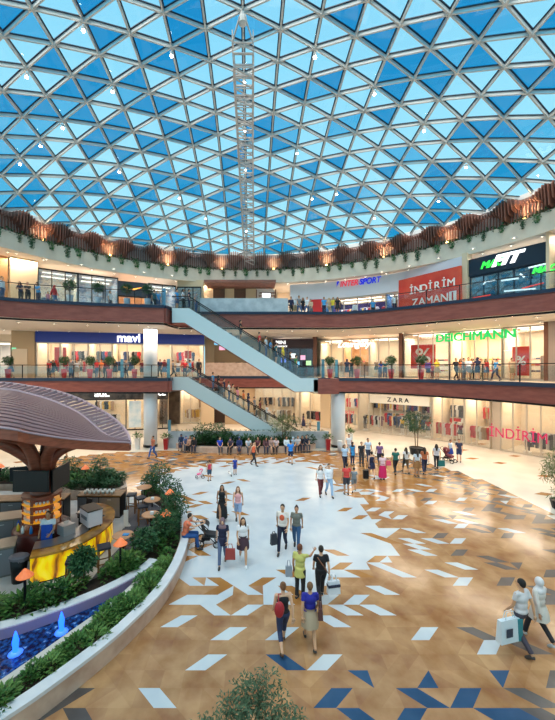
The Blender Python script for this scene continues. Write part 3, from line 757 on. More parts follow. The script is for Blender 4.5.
# ================================================================ escalators
M_ESC = mat('escalator_panel', (196, 214, 220), .35)
def escalator(x0, x1, x2, x3, zt, zb, D, wd, label):
    r = empty('escalator', (x1, D, zb), 0, label, 'escalator'); o = Vector((x1, D, zb))
    th = 1.12
    top = [(x0, zt), (x1, zt), (x2, zb), (x3, zb)]; sl = (zt-zb)/(x2-x1); c = math.sqrt(1+sl*sl)
    bot = [(x3, zb-th+.1), (x2-.5, zb-th+.1), (x1-.35, zt-th), (x0, zt-th)]
    prof = top+bot
    def ext(pf, y0, y1, name, m):
        n = len(pf); vs = [(x, y0, z) for x, z in pf]+[(x, y1, z) for x, z in pf]
        return MB().add([Vector(v)-o for v in vs], [tuple(range(n)), tuple(range(n, 2*n))[::-1]]+[(i, n+i, n+(i+1) % n, (i+1) % n) for i in range(n)]).build(name, m, r)
    for y in (D, D+wd-.12): ext(prof, y, y+.12, 'side_panel', M_ESC)
    ext([(x3, zb-th+.06), (x2-.55, zb-th+.06), (x1-.4, zt-th-.05), (x0, zt-th-.05), (x0, zt-th), (x1-.35, zt-th+.02), (x2-.5, zb-th+.12), (x3, zb-th+.12)], D+.02, D+wd-.02, 'underside', M_BROWN)
    st = MB(); n = int((x2-x1)/.4)
    for i in range(n):
        x = x1+(x2-x1)*i/n; z = zt+(zb-zt)*i/n
        st.box(x-o.x, x+(x2-x1)/n-o.x, .12, wd-.12, z-.3-o.z, z-.1-o.z)
    st.box(x0-o.x, x1-o.x, .12, wd-.12, zt-.2-o.z, zt-.04-o.z); st.box(x2-o.x, x3-o.x, .12, wd-.12, zb-.2-o.z, zb-.04-o.z)
    st.build('steps', mat('step_metal', (110, 112, 116), .4, .6), r)
    for y in (D+.04, D+wd-.08):
        gb = MB(); P = [(x, z) for x, z in top]
        for (xa, za), (xb, zb_) in zip(P, P[1:]): gb.add([Vector(v)-o for v in ((xa, y, za), (xb, y, zb_), (xb, y, zb_+.85), (xa, y, za+.85))], [(0, 1, 2, 3)])
        gb.build('glass_balustrade', G_CLEAR, r)
        MB().tube([Vector((x, y, z+.9))-o for x, z in P], .045, 6).build('handrail', M_BLACK, r)
escalator((172-CX)*27/F, (189-CX)*27/F, (301-CX)*27/F, 4.93, 11.42, 5.99, 27, 1.7, 'upper pale blue escalator descending from the upper to the middle gallery')
escalator((172-CX)*30.2/F, (188-CX)*30.2/F, 4.4, 5.2, 6.0, .05, 30.2, 1.4, 'lower pale blue escalator descending from the middle gallery behind the long planter')
MB().box(4.6, 6.4, 27.0, 29.6, 4.86, 5.9).build('floor_landing', M_TILE, kind='structure')
MB().box(4.93, 6.5, 26.86, 27.0, 4.8, 5.97).build('trim_50', M_BROWN, kind='structure')
MB().box(6.4, 6.54, 26.9, 29.4, 4.8, 5.97).build('trim_51', M_BROWN, kind='structure')
# ================================================================ plants
def greens(n, a, b): return mat('leaf_'+n, a, .55, noise=(6, b, 3), spec=.3)
M_LF1 = greens('bright', (78, 122, 54), (44, 80, 36)); M_LF2 = greens('deep', (58, 98, 58), (36, 70, 42)); M_LF3 = greens('olive', (112, 132, 84), (78, 98, 56)); M_LF4 = greens('pale', (112, 148, 74), (66, 100, 46))
M_BARK = mat('bark', (112, 90, 70), .9, noise=(12, (78, 60, 46), 4))
M_SOIL = mat('dark_soil', (62, 44, 34), .95, noise=(9, (40, 30, 24), 4), bump=.4)
def tuft(rnd, n, R, h, L, W, lean=.7, z0=0):     # leaves rising from a base
    m = MB()
    for i in range(n):
        a = rnd.random()*2*PI; r = R*math.sqrt(rnd.random()); z = z0+h*rnd.random()**.8*(1-.5*(r/R)**2)
        d = Vector((math.cos(a)*lean*(.4+r/R), math.sin(a)*lean*(.4+r/R), rnd.uniform(.15, 1)))
        m.leaf((r*math.cos(a), r*math.sin(a), z), d, (rnd.uniform(-.4, .4), rnd.uniform(-.4, .4), 1), L*rnd.uniform(.6, 1.2), W*rnd.uniform(.7, 1.2))
    return m
def crown(rnd, n, c, rx, ry, rz, L, W, clumps=0):
    m = MB(); cs = []
    if clumps:
        for i in range(clumps):
            v = Vector((rnd.gauss(0, 1), rnd.gauss(0, 1), rnd.gauss(0, 1))).normalized()*rnd.uniform(.35, .85); cs.append(v)
    for i in range(n):
        v = Vector((rnd.gauss(0, 1), rnd.gauss(0, 1), rnd.gauss(0, 1))).normalized()
        if clumps: q = rnd.choice(cs)+v*.3*rnd.random()**.4; dirv = v
        else: q = v*(.2+.8*rnd.random()**.5); dirv = v
        p = Vector(c)+Vector((q.x*rx, q.y*ry, q.z*rz))
        d = (dirv*.5+Vector((rnd.gauss(0, 1), rnd.gauss(0, 1), rnd.gauss(0, .8)))).normalized()
        m.leaf(p, d, (rnd.uniform(-1, 1), rnd.uniform(-1, 1), 1), L*rnd.uniform(.7, 1.2), W*rnd.uniform(.7, 1.2))
    return m
rp = random.Random(21)
def mk_shrub(k):
    def f():
        r = empty('leafy_shrub', cat='shrub')
        P = [(150, .34, .42, .20, .085, M_LF1), (150, .34, .46, .22, .08, M_LF2), (120, .36, .34, .26, .09, M_LF4)][k]
        tuft(rp, *P[:5]).build('foliage', P[5], r)
        st = MB()
        for i in range(5): a = i*1.26; st.tube([(0, 0, -.02), (.12*math.cos(a), .12*math.sin(a), .2)], .008, 4)
        st.build('stems', M_BARK, r); return r
    return f
SH = [Many(mk_shrub(k)) for k in range(3)]
OW = smooth_curve([(-7.2, 4.3), (-5.5, 5.35), (-4.56, 6.28), (-3.98, 7.05), (-3.34, 8.1), (-2.96, 8.95), (-2.62, 9.9), (-2.44, 11.1), (-2.42, 12.4), (-2.55, 13.6), (-2.95, 15.2), (-3.6, 16.8), (-4.6, 18.2), (-5.6, 19.1)], 5)
OC = smooth_curve([(-8.2, 4.9), (-6.4, 5.8), (-5.45, 6.5), (-4.97, 7.13), (-4.2, 8.53), (-3.77, 9.35), (-3.36, 10.5), (-3.2, 11.6)], 4)
WC = smooth_curve([(-10.5, 7.4), (-8.0, 7.9), (-6.18, 8.51), (-5.3, 9.05), (-4.55, 9.62), (-3.9, 10.3), (-3.42, 11.0), (-3.2, 11.6)], 4)
IB = smooth_curve([(-11, 9.3), (-8.8, 9.4), (-7.0, 9.7), (-5.2, 10.4), (-4.4, 11.3), (-3.75, 12.4), (-3.55, 13.8), (-3.85, 15.3), (-4.6, 16.9), (-5.9, 18.3)], 4)
T2 = lambda L: [tuple(p)[:2] for p in L]
pr = empty('curved_planter', (0, 0, 0), label='long curved sandstone planter with white stone rim around the cafe and its pool', cat='planter')
MB().wall(OW, 0, .42, .3).build('outer_wall', M_SANDST, pr); MB().wall(offset(OW, -.03), .42, .5, .28).build('white_rim', mat('white_stone', (222, 222, 226), .35, noise=(2, (204, 204, 210), 5)), pr)
MB().wall(OC, 0, .44, -.0+.18).build('pool_curb', mat('pale_curb', (206, 198, 188), .6), pr)
MB().wall(WC, 0, .46, .3).build('inner_curb', MATS['white_stone'], pr)
MB().wall(offset(WC, -.03), 0, .44, .03).build('curb_face', mat('lavender_stone', (160, 140, 168), .5), pr)
bed1 = T2(offset(OW, .3))[:int(len(OW)*.66)]+T2(OC)[::-1]
MB().prism(T2(offset(OW, .3))[:42]+T2(offset(OC, .01))[::-1], .02, .36).build('soil', M_SOIL, pr)
MB().prism(T2(offset(WC, .3))+T2(offset(OW, .3))[42:]+T2(IB)[::-1], .02, .38).build('soil', M_SOIL, pr)
# pool
pool = T2(OC)+T2(WC)[::-1]
WM = bpy.data.materials.new('pool_water'); WM.use_nodes = True; nt = WM.node_tree; b = nt.nodes['Principled BSDF']
b.inputs['Roughness'].default_value = .08; tcx = nt.nodes.new('ShaderNodeTexCoord'); nz = nt.nodes.new('ShaderNodeTexNoise'); nz.inputs['Scale'].default_value = 9; nz.inputs['Detail'].default_value = 6
rmp = nt.nodes.new('ShaderNodeValToRGB'); rmp.color_ramp.elements[0].position = .42; rmp.color_ramp.elements[1].position = .62
rmp.color_ramp.elements[0].color = s2l((10, 24, 66))+(1,); rmp.color_ramp.elements[1].color = s2l((30, 84, 150))+(1,); e2 = rmp.color_ramp.elements.new(.74); e2.color = s2l((150, 190, 225))+(1,)
nt.links.new(tcx.outputs['Object'], nz.inputs['Vector']); nt.links.new(nz.outputs['Fac'], rmp.inputs[0]); nt.links.new(rmp.outputs[0], b.inputs['Base Color'])
bp = nt.nodes.new('ShaderNodeBump'); bp.inputs['Strength'].default_value = .6; bp.inputs['Distance'].default_value = .05; nt.links.new(nz.outputs['Fac'], bp.inputs['Height']); nt.links.new(bp.outputs[0], b.inputs['Normal'])
MB().prism(pool, .0, .2).build('pool_water', WM, label='dark blue rippling water in the crescent pool', cat='water', kind='stuff')
for i, (px, py) in enumerate(((15.5, 653), (61.5, 632))):
    p = G(px, py, .2); r = empty('fountain_jet', p, 0, ('blue lit fountain jet nearer the left edge of the crescent pool', 'blue lit fountain jet nearer the narrow end of the crescent pool')[i], 'fountain')
    MB().lathe([(.07, 0), (.06, .14), (.075, .28), (.045, .4), (.015, .5)], (0, 0, 0), 8).build('water_jet', mat('jet_blue', (30, 90, 255), .2, emit=3.5), r, True)
    MB().lathe([(.16, 0), (.07, .05), (.03, .06)], (0, 0, 0), 10).build('splash', mat('jet_pale', (70, 130, 255), .2, emit=1.2), r, True)
    lamp('POINT', 'pool_light', p+Vector((0, 0, .3)), 8, (.15, .35, 1), .05)
def scatter(polyg, sp, fn, seed):
    R = random.Random(seed); xs = [p[0] for p in polyg]; ys = [p[1] for p in polyg]; out = []
    y = min(ys)
    while y < max(ys):
        x = min(xs)
        while x < max(xs):
            q = (x+R.uniform(-.3, .3)*sp, y+R.uniform(-.3, .3)*sp)
            if poly_in(q[0], q[1], polyg): out.append(q)
            x += sp
        y += sp
    for q in out: fn(q, R)
    return out
inner = T2(offset(WC, .5))+T2(offset(OW, .55))[44:]+T2(offset(IB, -.1))[::-1]
outer = T2(offset(OW, .40))[4:42]+T2(offset(OC, -.08))[2:][::-1]
def pl_in(q, R):
    k = 0 if R.random() < .6 else (1 if R.random() < .6 else 2)
    SH[k].place((q[0], q[1], .36), R.random()*6.3, sc=R.uniform(.75, 1.15), label='low broad-leaved shrub in the planting bed between the pool curb and the cafe deck', group='shrubs in the inner cafe bed')
def pl_out(q, R):
    k = 2 if R.random() < .5 else 0
    SH[k].place((q[0], q[1], .34), R.random()*6.3, sc=R.uniform(.45, .8), label='low broad-leaved shrub in the outer bed between the pool and the white rim', group='shrubs in the outer planter bed')
scatter([p for p in inner if p[0] > -10], .42, pl_in, 3); scatter([p for p in outer if p[0] > -8], .27, pl_out, 4)
def tall_shrub(loc, h, r_, n, m, label, L=.14, W=.06, name='tall_shrub', trunk=.03, z0=.25):
    o = empty(name, loc, 0, label, 'shrub')
    crown(rp, n, (0, 0, z0*h+(h-z0*h)/2), r_, r_, (h-z0*h)/2, L, W).build('foliage', m, o); MB().tube([(0, 0, 0), (.02, 0, h*.5), (0, .02, h*.75)], [trunk, trunk*.8, trunk*.4], 6).build('trunk', M_BARK, o); return o
for (x, y, h, r_, lab) in [(-3.3, 12.9, 1.15, .5, 'dense tall shrub beside the orange lamp nearest the seated man'), (-3.25, 14.4, 1.35, .55, 'dense tall shrub between the two orange lamps by the bar tables'),
        (-3.9, 16.2, 1.35, .6, 'dense tall shrub just beyond the farther of the two bar table lamps'), (-4.75, 17.6, 1.75, .6, 'tallest dark shrub at the far tip of the curved planter'),
        (-3.4, 13.7, .9, .5, 'bushy dark shrub hugging the wall where the man sits'), (-5.4, 18.3, .9, .5, 'low dark shrub at the far tip of the curved planter'), (-3.75, 12.0, .95, .45, 'bushy dark shrub at the pointed end of the pool')]:
    tall_shrub((x, y, .36), h, r_, 700, M_LF2, lab)
tall_shrub((-5.05, 10.35, .36), 1.15, .36, 1400, M_LF2, 'small ball-crowned tree in front of the glowing onyx counter', name='small_tree', z0=.35)
# stone box planter at the back of the cafe
bx = [(-9.3, 17.9), (-7.3, 17.5), (-6.75, 18.6), (-7.6, 20.6), (-11.5, 21), (-15.5, 20.8), (-15.5, 19.2), (-11, 19.3)]
br = empty('stone_planter_box', (0, 0, 0), label='angular sandstone planter box behind the cafe counter', cat='planter')
MB().prism(bx, 0, .5).build('box', M_SANDST, br)
cxm, cym = -9.5, 19.2
MB().prism([(x+(.25 if x < cxm else -.25), y+(.25 if y < cym else -.25)) for x, y in bx], .5, .53).build('soil', M_SOIL, br)
def pl_box(q, R): SH[1 if R.random() < .6 else 0].place((q[0], q[1], .5), R.random()*6.3, sc=R.uniform(.9, 1.3), label='dark leafy shrub in the sandstone planter box behind the cafe', group='shrubs in the stone planter box')
scatter([(x+(.3 if x < cxm else -.3), y+(.3 if y < cym else -.3)) for x, y in bx], .6, pl_box, 6)
tall_shrub((-8.3, 18.9, .5), 1.6, .5, 500, M_LF2, 'small round-crowned tree in the sandstone planter box', name='small_tree')
tall_shrub((-10.4, 19.9, .5), 1.3, .5, 400, M_LF2, 'small round-crowned tree beside the black screen in the planter box', name='small_tree')
# orange garden lamps
def garden_lamp(x, y, z, label, h=.98):
    o = empty('garden_lamp', (x, y, z), 0, label, 'lamp')
    MB().tube([(0, 0, 0), (0, 0, h)], .035, 8).build('pole', M_BLACK, o)
    MB().lathe([(.215, h-.1), (.2, h-.085), (.13, h-.01), (.06, h+.07), (.012, h+.11)], (0, 0, 0), 20).build('lamp_shade', mat('orange_shade', (240, 122, 70), .55, emit=.35), o, True)
    MB().ball((0, 0, h-.06), .05).build('bulb', M_LAMP, o)
garden_lamp(-6.12, 9.35, .36, 'orange cone garden lamp at the left in front of the onyx counter'); garden_lamp(-4.22, 11.05, .36, 'orange cone garden lamp beside the nearest round bar table')
garden_lamp(-3.33, 13.25, .36, 'orange cone garden lamp beside the second round bar table'); garden_lamp(-3.72, 15.5, .36, 'orange cone garden lamp among the tall shrubs farthest along the curved planter')
garden_lamp(-9.3, 19.3, .5, 'orange cone garden lamp in the sandstone planter box', .85); garden_lamp(-14.2, 19.6, .5, 'orange cone garden lamp at the left edge behind the cafe', .85)

# ================================================================ trailing plants on the ring
def mk_trail(k):
    def f():
        r = empty('trailing_plant', cat='trailing plant'); m = MB(); n = 60
        for i in range(n):
            z = .1-(.75+.2*k)*rp.random()**1.1; w_ = .28*(1-abs(z)/1.3)
            m.leaf((rp.uniform(-w_, w_), rp.uniform(-.12, .02), z), (rp.uniform(-1, 1), rp.uniform(-.8, .1), rp.uniform(-1.2, .3)), (0, -1, .4), .16, .09)
        m.build('foliage', M_LF2 if k else greens('ring', (70, 128, 66), (44, 92, 50)), r)
        st = MB()
        for x in (-.1, 0, .1): st.tube([(x, 0, .05), (x*1.3, -.04, -.25), (x*.8, -.05, -.6)], .01, 4)
        st.build('stems', M_LF2, r); return r
    return f
TR = [Many(mk_trail(0)), Many(mk_trail(1))]
cr = MB(); rk = random.Random(9)
for k in range(4200):
    a = math.radians(-105+210*k/900); p = rc(a, RR-.16+rk.uniform(-.1, .3), 16.9+rk.uniform(-.12, .24))
    cr.leaf(p, (rk.uniform(-1, 1), rk.uniform(-1, 1), rk.uniform(-.2, .8)), (0, 0, 1), .26, .13)
cr.build('creeping_plants', M_LF2, label='low green creepers filling the trough on top of the stone ring band', cat='creepers', kind='stuff')
for k in range(-28, 29):
    a = math.radians(PH+k*3.4+rk.uniform(-.6, .6)); p = rc(a, RR-.15, 16.95)
    if p.y > 3: TR[rk.randrange(2)].place(p, -a, sc=rk.uniform(.6, 1.0), label='green trailing plant hanging over the stone ring band', group='trailing plants over the ring band')

# ================================================================ cafe kiosk
M_TIM = mat('pavilion_timber', (160, 84, 60), .4, noise=(3, (130, 66, 46), 4, (1, 1, 5)))
M_SLAT = mat('roof_slat', (124, 92, 98), .5); M_SLAT2 = mat('pale_slat', (176, 150, 160), .5)
M_WT = mat('counter_wood', (150, 104, 62), .35, noise=(4, (108, 70, 40), 5, (1, 3, 1)))
MB().prism(T2(IB)+[(-6.6, 18.0), (-9.2, 17.6), (-11, 19), (-15.5, 19), (-15.5, 9.4)], .0, .14).build('floor_cafe', mat('cafe_stone', (196, 192, 190), .5, noise=(2, (176, 170, 168), 5)), kind='structure')
MB().prism([(-5.1, 10.7), (-4.45, 11.4), (-3.8, 12.4), (-3.6, 13.8), (-3.9, 15.3), (-4.6, 16.8), (-5.4, 17.5), (-6.4, 16.6), (-5.2, 14.8), (-4.95, 13), (-5.1, 11.8)], .14, .17).build('floor_deck', mat('dark_deck', (70, 72, 84), .5, noise=(2, (54, 56, 68), 3, (8, 1, 1))), kind='structure')
N_ = [(-9.9, 8.5, 5.75)]+[tuple(A(*p)) for p in [(0, 428.5, 9.6), (30, 434, 10.2), (63, 439, 11.0), (97, 442, 12.0), (130, 443.5, 13.2)]]
R_ = [(-15.5, 14.6, 6.25)]+[tuple(A(*p)) for p in [(0, 389, 15.5), (25, 393, 15.7), (50, 400, 15.6), (76, 411.6, 15.2), (91, 423, 14.6), (101, 432, 14.2), (116, 440.6, 13.6), (130, 443.5, 13.2)]]
O_ = [(-17.5, 16.4, 6.35)]+[tuple(A(*p)) for p in [(0, 382.6, 17.2), (25, 385.6, 17.4), (50.5, 389.7, 17.3), (76, 397.7, 16.9), (101, 410.4, 16.2), (116, 420.5, 15.3), (127.4, 433, 14.1), (130, 443.5, 13.25)]]
def resample(P, n):
    P = smooth_curve([Vector(p) for p in P], 8); L = [0]
    for a, b in zip(P, P[1:]): L.append(L[-1]+(b-a).length)
    out = []; j = 0
    for i in range(n):
        s = L[-1]*i/(n-1)
        while j < len(L)-2 and L[j+1] < s: j += 1
        t = (s-L[j])/max(1e-6, L[j+1]-L[j]); out.append(P[j].lerp(P[j+1], min(1, t)))
    return out
NN, RN, ON = resample(N_, 41), resample(R_, 41), resample(O_, 41)
cv = empty('cafe_pavilion', (-7.87, 13.0, .14), 0, 'brown timber leaf-shaped cafe pavilion with slatted roof on a branching column', 'pavilion'); co_ = Vector((-7.87, 13.0, .14))
def sheet(Pa, Pb, th, name, m, par=cv):
    n = len(Pa); vs = [p-co_ for p in Pa]+[p-co_ for p in Pb]+[p-co_-Vector((0, 0, th)) for p in Pa]+[p-co_-Vector((0, 0, th)) for p in Pb]; fs = []
    for i in range(n-1): fs += [(i, i+1, n+i+1, n+i), (2*n+i+1, 2*n+i, 3*n+i, 3*n+i+1), (i+1, i, 2*n+i, 2*n+i+1), (n+i, n+i+1, 3*n+i+1, 3*n+i)]
    fs += [(0, n, 3*n, 2*n), (n-1, 3*n-1, 4*n-1, 2*n-1)]
    return MB().add(vs, fs).build(name, m, par)
NS = 17
for k in range(NS):
    a, b = k/NS, (k+.66)/NS
    q = [n.lerp(r, a)+Vector((0, 0, .12*math.sin(PI*a))) for n, r in zip(NN, RN)]; q2 = [n.lerp(r, b)+Vector((0, 0, .12*math.sin(PI*b))) for n, r in zip(NN, RN)]
    sheet(q, q2, .07, 'roof_slat', M_SLAT)
dn = Vector((0, 0, .11))
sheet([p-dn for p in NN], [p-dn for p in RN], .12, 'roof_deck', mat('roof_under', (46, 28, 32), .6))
fz = MB(); fz.add([p-co_+Vector((0, -.05, .04)) for p in NN]+[p-co_+Vector((0, -.05, -.27)) for p in NN]+[p-co_+Vector((0, .12, .04)) for p in NN]+[p-co_+Vector((0, .12, -.27)) for p in NN],
    [f for i in range(40) for f in ((i, 41+i, 42+i, i+1), (82+i, 83+i, 124+i, 123+i), (i, i+1, 83+i, 82+i), (42+i, 41+i, 123+i, 124+i))]); fz.build('front_fascia', M_TIM, cv)
MB().tube([p-co_ for p in RN], .06, 6).build('ridge_rim', M_SLAT2, cv); MB().tube([p-co_ for p in ON], .06, 6).build('outer_rim', M_SLAT2, cv)
MB().tube([p-co_+Vector((0, -.06, .05)) for p in NN], .035, 6).build('front_rim', M_SLAT2, cv)
fo_, fi_ = resample([tuple(p) for p in ON], 46), resample([tuple(p) for p in RN], 46)
for i in range(1, 45): MB().beam(fo_[i]-co_, fi_[max(0, i-1)]-co_, .05, .12).build('open_slat', M_SLAT2, cv)
MB().lathe([(.40, 0), (.37, 3.1)], (0, 0, 0), 20).build('column', M_TIM, cv, True)
for i, (tx, ty, tz) in enumerate([(-2.6, -2.6, 5.0), (1.6, -1.3, 4.4), (2.2, .6, 4.15), (-.5, 1.9, 5.2), (-3.2, .8, 5.7), (-.3, -1.9, 4.75)]):
    tz -= .14; a = Vector((tx, ty, 0)).normalized()*.22
    P = [Vector((a.x, a.y, 2.7)), Vector((a.x*1.6, a.y*1.6, 3.3)), Vector((tx*.45, ty*.45, 3.3+(tz-3.3)*.62)), Vector((tx, ty, tz-.15))]
    MB().tube(smooth_curve(P, 4), [.22, .22, .22, .22, .22, .2, .2, .2, .2, .17, .15, .12, .1], 8).build('branch', M_TIM, cv, True)
# shelf tower round the column
tw = empty('shelf_tower', (-7.87, 13.0, .14), 0, 'round brown shelf tower with glowing amber shelves around the pavilion column', 'shelf')
M_AMB = mat('amber_shelf_light', (236, 160, 40), .4, emit=.45)
MB().lathe([(.95, 0), (.95, .82), (.9, .86), (.45, .86)], (0, 0, 0), 28).build('base_cabinet', mat('maroon_wood', (96, 38, 34), .35), tw, True)
for k, z in enumerate((1.12, 1.42, 1.72)):
    MB().lathe([(.42, z), (.62, z), (.64, z+.015), (.62, z+.03), (.42, z+.03)], (0, 0, 0), 28).build('shelf_board', M_AMB, tw, True)
MB().lathe([(.42, 1.98), (.66, 1.98), (.66, 2.06), (.42, 2.06)], (0, 0, 0), 28).build('top_ring', M_TIM, tw)
for k in range(6):
    a = math.radians(30+60*k); MB().beam((.6*math.cos(a), .6*math.sin(a), .86), (.6*math.cos(a), .6*math.sin(a), 2.0), .09, .05, Vector((math.cos(a), math.sin(a), 0))).build('upright', M_TIM, tw)
def mk_cup():
    r = MB().lathe([(.03, 0), (.045, .09), (.04, .09), (.028, .01)], (0, 0, 0), 10).build('cup', mat('cup_white', (236, 232, 228), .3), None, True); tag(r, None, 'cup', 'cups'); return r
CUP = Many(mk_cup)
for z in (1.17, 1.47, 1.77):
    for k in range(13):
        a = math.radians(195+k*12.5)
        if abs((a % (PI/3))-PI/6) < .08: continue
        CUP.place((-7.87+.54*math.cos(a), 13.0+.54*math.sin(a), .14+z), label='small white cup on an amber lit shelf of the round tower', group='cups on the shelf tower')
for k, c in enumerate([(40, 90, 200), (230, 200, 60), (240, 240, 236), (30, 120, 190), (220, 120, 50), (60, 60, 66)]):
    a = math.radians(200+k*25); q = MB().lathe([(.05, 0), (.055, .02), (.05, .18), (.02, .22), (.02, .26)], (0, 0, 0), 10).build('bottle', mat('bottle_%d' % k, c, .3), None, True, label='%s bottle on the base cabinet of the shelf tower' % ['blue', 'yellow', 'white', 'light blue', 'orange', 'black'][k], cat='bottle', loc=(-7.87+.75*math.cos(a), 13+.75*math.sin(a), 1.0))
# onyx counter
CT = smooth_curve([(-6.85, 10.7), (-6.17, 11.05), (-5.67, 11.7), (-5.40, 12.6), (-5.45, 13.5), (-5.8, 14.3), (-6.4, 14.8), (-7.0, 14.9)], 5)
cr_ = empty('bar_counter', (0, 0, .14), 0, 'curved cafe bar counter with glowing yellow onyx front and marbled brown top', 'counter')
OX = bpy.data.materials.new('onyx'); OX.use_nodes = True; nt = OX.node_tree; b = nt.nodes['Principled BSDF']
t_ = nt.nodes.new('ShaderNodeTexCoord'); mp_ = nt.nodes.new('ShaderNodeMapping'); mp_.inputs['Scale'].default_value = (1, 1, .45); n_ = nt.nodes.new('ShaderNodeTexNoise'); n_.inputs['Scale'].default_value = 2.1; n_.inputs['Detail'].default_value = 8; n_.inputs['Distortion'].default_value = 1.2
q_ = nt.nodes.new('ShaderNodeValToRGB'); es = q_.color_ramp.elements; es[0].position = .38; es[0].color = s2l((132, 72, 30))+(1,); es[1].position = .72; es[1].color = s2l((255, 236, 60))+(1,); x_ = es.new(.5); x_.color = s2l((240, 176, 20))+(1,); x_ = es.new(.6); x_.color = s2l((250, 214, 20))+(1,)
nt.links.new(t_.outputs['Object'], mp_.inputs[0]); nt.links.new(mp_.outputs[0], n_.inputs['Vector']); nt.links.new(n_.outputs['Fac'], q_.inputs[0]); nt.links.new(q_.outputs[0], b.inputs['Base Color']); nt.links.new(q_.outputs[0], b.inputs['Emission Color']); b.inputs['Emission Strength'].default_value = .55; b.inputs['Roughness'].default_value = .15
# panels, one by one
n = len(CT); per = 5
for i in range(0, n-1, per):
    seg_ = CT[i:i+per+1]
    if len(seg_) > 1: MB().wall(seg_, .06, .84, .05).build('onyx_panel', OX, cr_)
MB().wall(offset(CT, .05), 0, .84, .08).build('carcass', M_BLACK, cr_)
MB().wall(offset(CT, -.06), .84, .90, .5).build('counter_top', mat('onyx_top', (206, 146, 66), .12, noise=(2.6, (120, 72, 34), 8)), cr_)
MB().wall(offset(CT, .45), .0, .86, .35).build('back_shelf', M_BLACK, cr_)
MB().wall(offset(CT, .40), .86, .9, .6).build('work_top', mat('steel_top', (150, 150, 152), .3, .6), cr_)
# coffee machine, screens, registers
cm = empty('coffee_machine', (-5.98, 12.85, 1.04), -.75, 'white boxy coffee machine behind the onyx counter', 'coffee machine'); MWP = mat('machine_white', (226, 214, 220), .35)
MB().box(-.38, .38, -.25, .25, .08, .62).build('body', MWP, cm); MB().box(-.40, .40, -.27, .27, .62, .66).build('cup_tray', M_BLACK, cm)
for s in (-.2, .2): MB().tube([(s, .25, .3), (s, .4, .28)], .03, 8).build('group_head', M_BLACK, cm)
for sx in (-.33, .33):
    for sy in (-.2, .2): MB().cbox((sx, sy, 0), .04, .04, .09).build('foot', M_BLACK, cm)
MB().box(-.25, .25, -.262, -.25, .3, .42).build('logo_stripe', mat('machine_grey', (110, 110, 120), .4), cm)
cm2 = empty('coffee_grinder', (-6.55, 12.2, 1.04), -.6, 'grey coffee grinder left of the white coffee machine', 'grinder')
MB().box(-.22, .22, -.2, .2, 0, .34).build('body', mat('machine_silver', (176, 178, 184), .3, .5), cm2); MB().lathe([(.06, .34), (.13, .5), (.13, .52)], (0, 0, 0), 12).build('hopper', G_CLEAR, cm2)
def tv(loc, rz, w_, h_, label):
    r = empty('tv_screen', loc, rz, label, 'screen')
    MB().box(-w_/2, w_/2, 0, .06, 0, h_).build('casing', M_BLACK, r); MB().box(-w_/2+.03, w_/2-.03, -.006, 0, .03, h_-.03).build('display', mat('dark_display', (48, 42, 42), .35, spec=.3), r)
    MB().beam((0, .06, h_/2), (0, .45, h_/2), .08, .08).build('bracket', M_BLACK, r)
tv(A(30.5, 492, 12.25), 0, 1.25, .74, 'large dark screen hung facing the viewer on the pavilion column')
tv(A(61.5, 487, 13.2), 1.6, 1.25, .80, 'dark screen on the right side of the pavilion column seen at an angle')
tv(A(24, 480, 14.0), PI+.35, .95, .55, 'dark screen on the back of the pavilion column seen from behind')
# side counters at the left
def block(loc, rz, w_, d_, h_, label, body, top, name='service_counter'):
    r = empty(name, loc, rz, label, 'counter'); MB().box(-w_/2, w_/2, -d_/2, d_/2, 0, h_-.05).build('cabinet', body, r)
    MB().box(-w_/2-.03, w_/2+.03, -d_/2-.03, d_/2+.03, h_-.05, h_).build('worktop', top, r)
    k = max(2, int(w_/.7))
    for i in range(k): MB().box(-w_/2+w_*i/k+.02, -w_/2+w_*(i+1)/k-.02, -d_/2-.015, -d_/2, .06, h_-.1).build('door', mat('counter_door', (132, 132, 138), .35, .2), r); dh = MB().box(-w_/2+w_*(i+.5)/k-.08, -w_/2+w_*(i+.5)/k+.08, -d_/2-.04, -d_/2-.02, h_-.2, h_-.18).build('door_handle', M_STEEL, [c for c in bpy.data.objects if c.parent is r and c.name.startswith('door')][-1])
    return r
GRB = mat('grey_cabinet', (116, 112, 110), .5)
block((-8.6, 11.2, .14), .5, 1.6, .7, .95, 'grey service counter at the left edge in front of the shelf tower', GRB, mat('stone_top', (150, 130, 112), .3))
block((-9.9, 13.3, .14), .35, 3.0, .8, 1.0, 'long service counter with stone top left of the shelf tower', GRB, MATS['stone_top'])
block((-9.9, 15.2, .14), .1, 3.4, .7, 1.05, 'black back counter with wooden top behind the shelf tower at the left', M_BLACK, M_WT)
block((-6.9, 15.9, .14), 0, 1.9, .7, 1.0, 'black back counter carrying rows of white crockery', M_BLACK, M_WT)
for i in range(14):
    CUP.place((-7.6+.2*(i % 7), 15.75+.22*(i//7), 1.14), label='white cup standing on the black back counter', group='cups on the back counter', sc=1.5)
def board(loc, label, seed):
    r = MB().lathe([(.36, 0), (.38, .02), (.36, .035)], (0, 0, 0), 18, .6).build('serving_board', M_WT, None, label=label, cat='tray', loc=loc); R = random.Random(seed)
    for k in range(8):
        MB().ball((0, 0, .035), .05, .05, .035).build('pastry', mat('pastry_%d' % (k % 3), [(206, 140, 80), (120, 90, 70), (226, 214, 190)][k % 3], .6), None, True, label='small pastry on the wooden board at the left of the cafe', cat='pastry', group='pastries on the wooden board', loc=Vector(loc)+Vector((R.uniform(-.25, .25), R.uniform(-.12, .12), .0)))
board((-9.4, 15.05, 1.19), 'oval wooden serving board on the black back counter', 2)
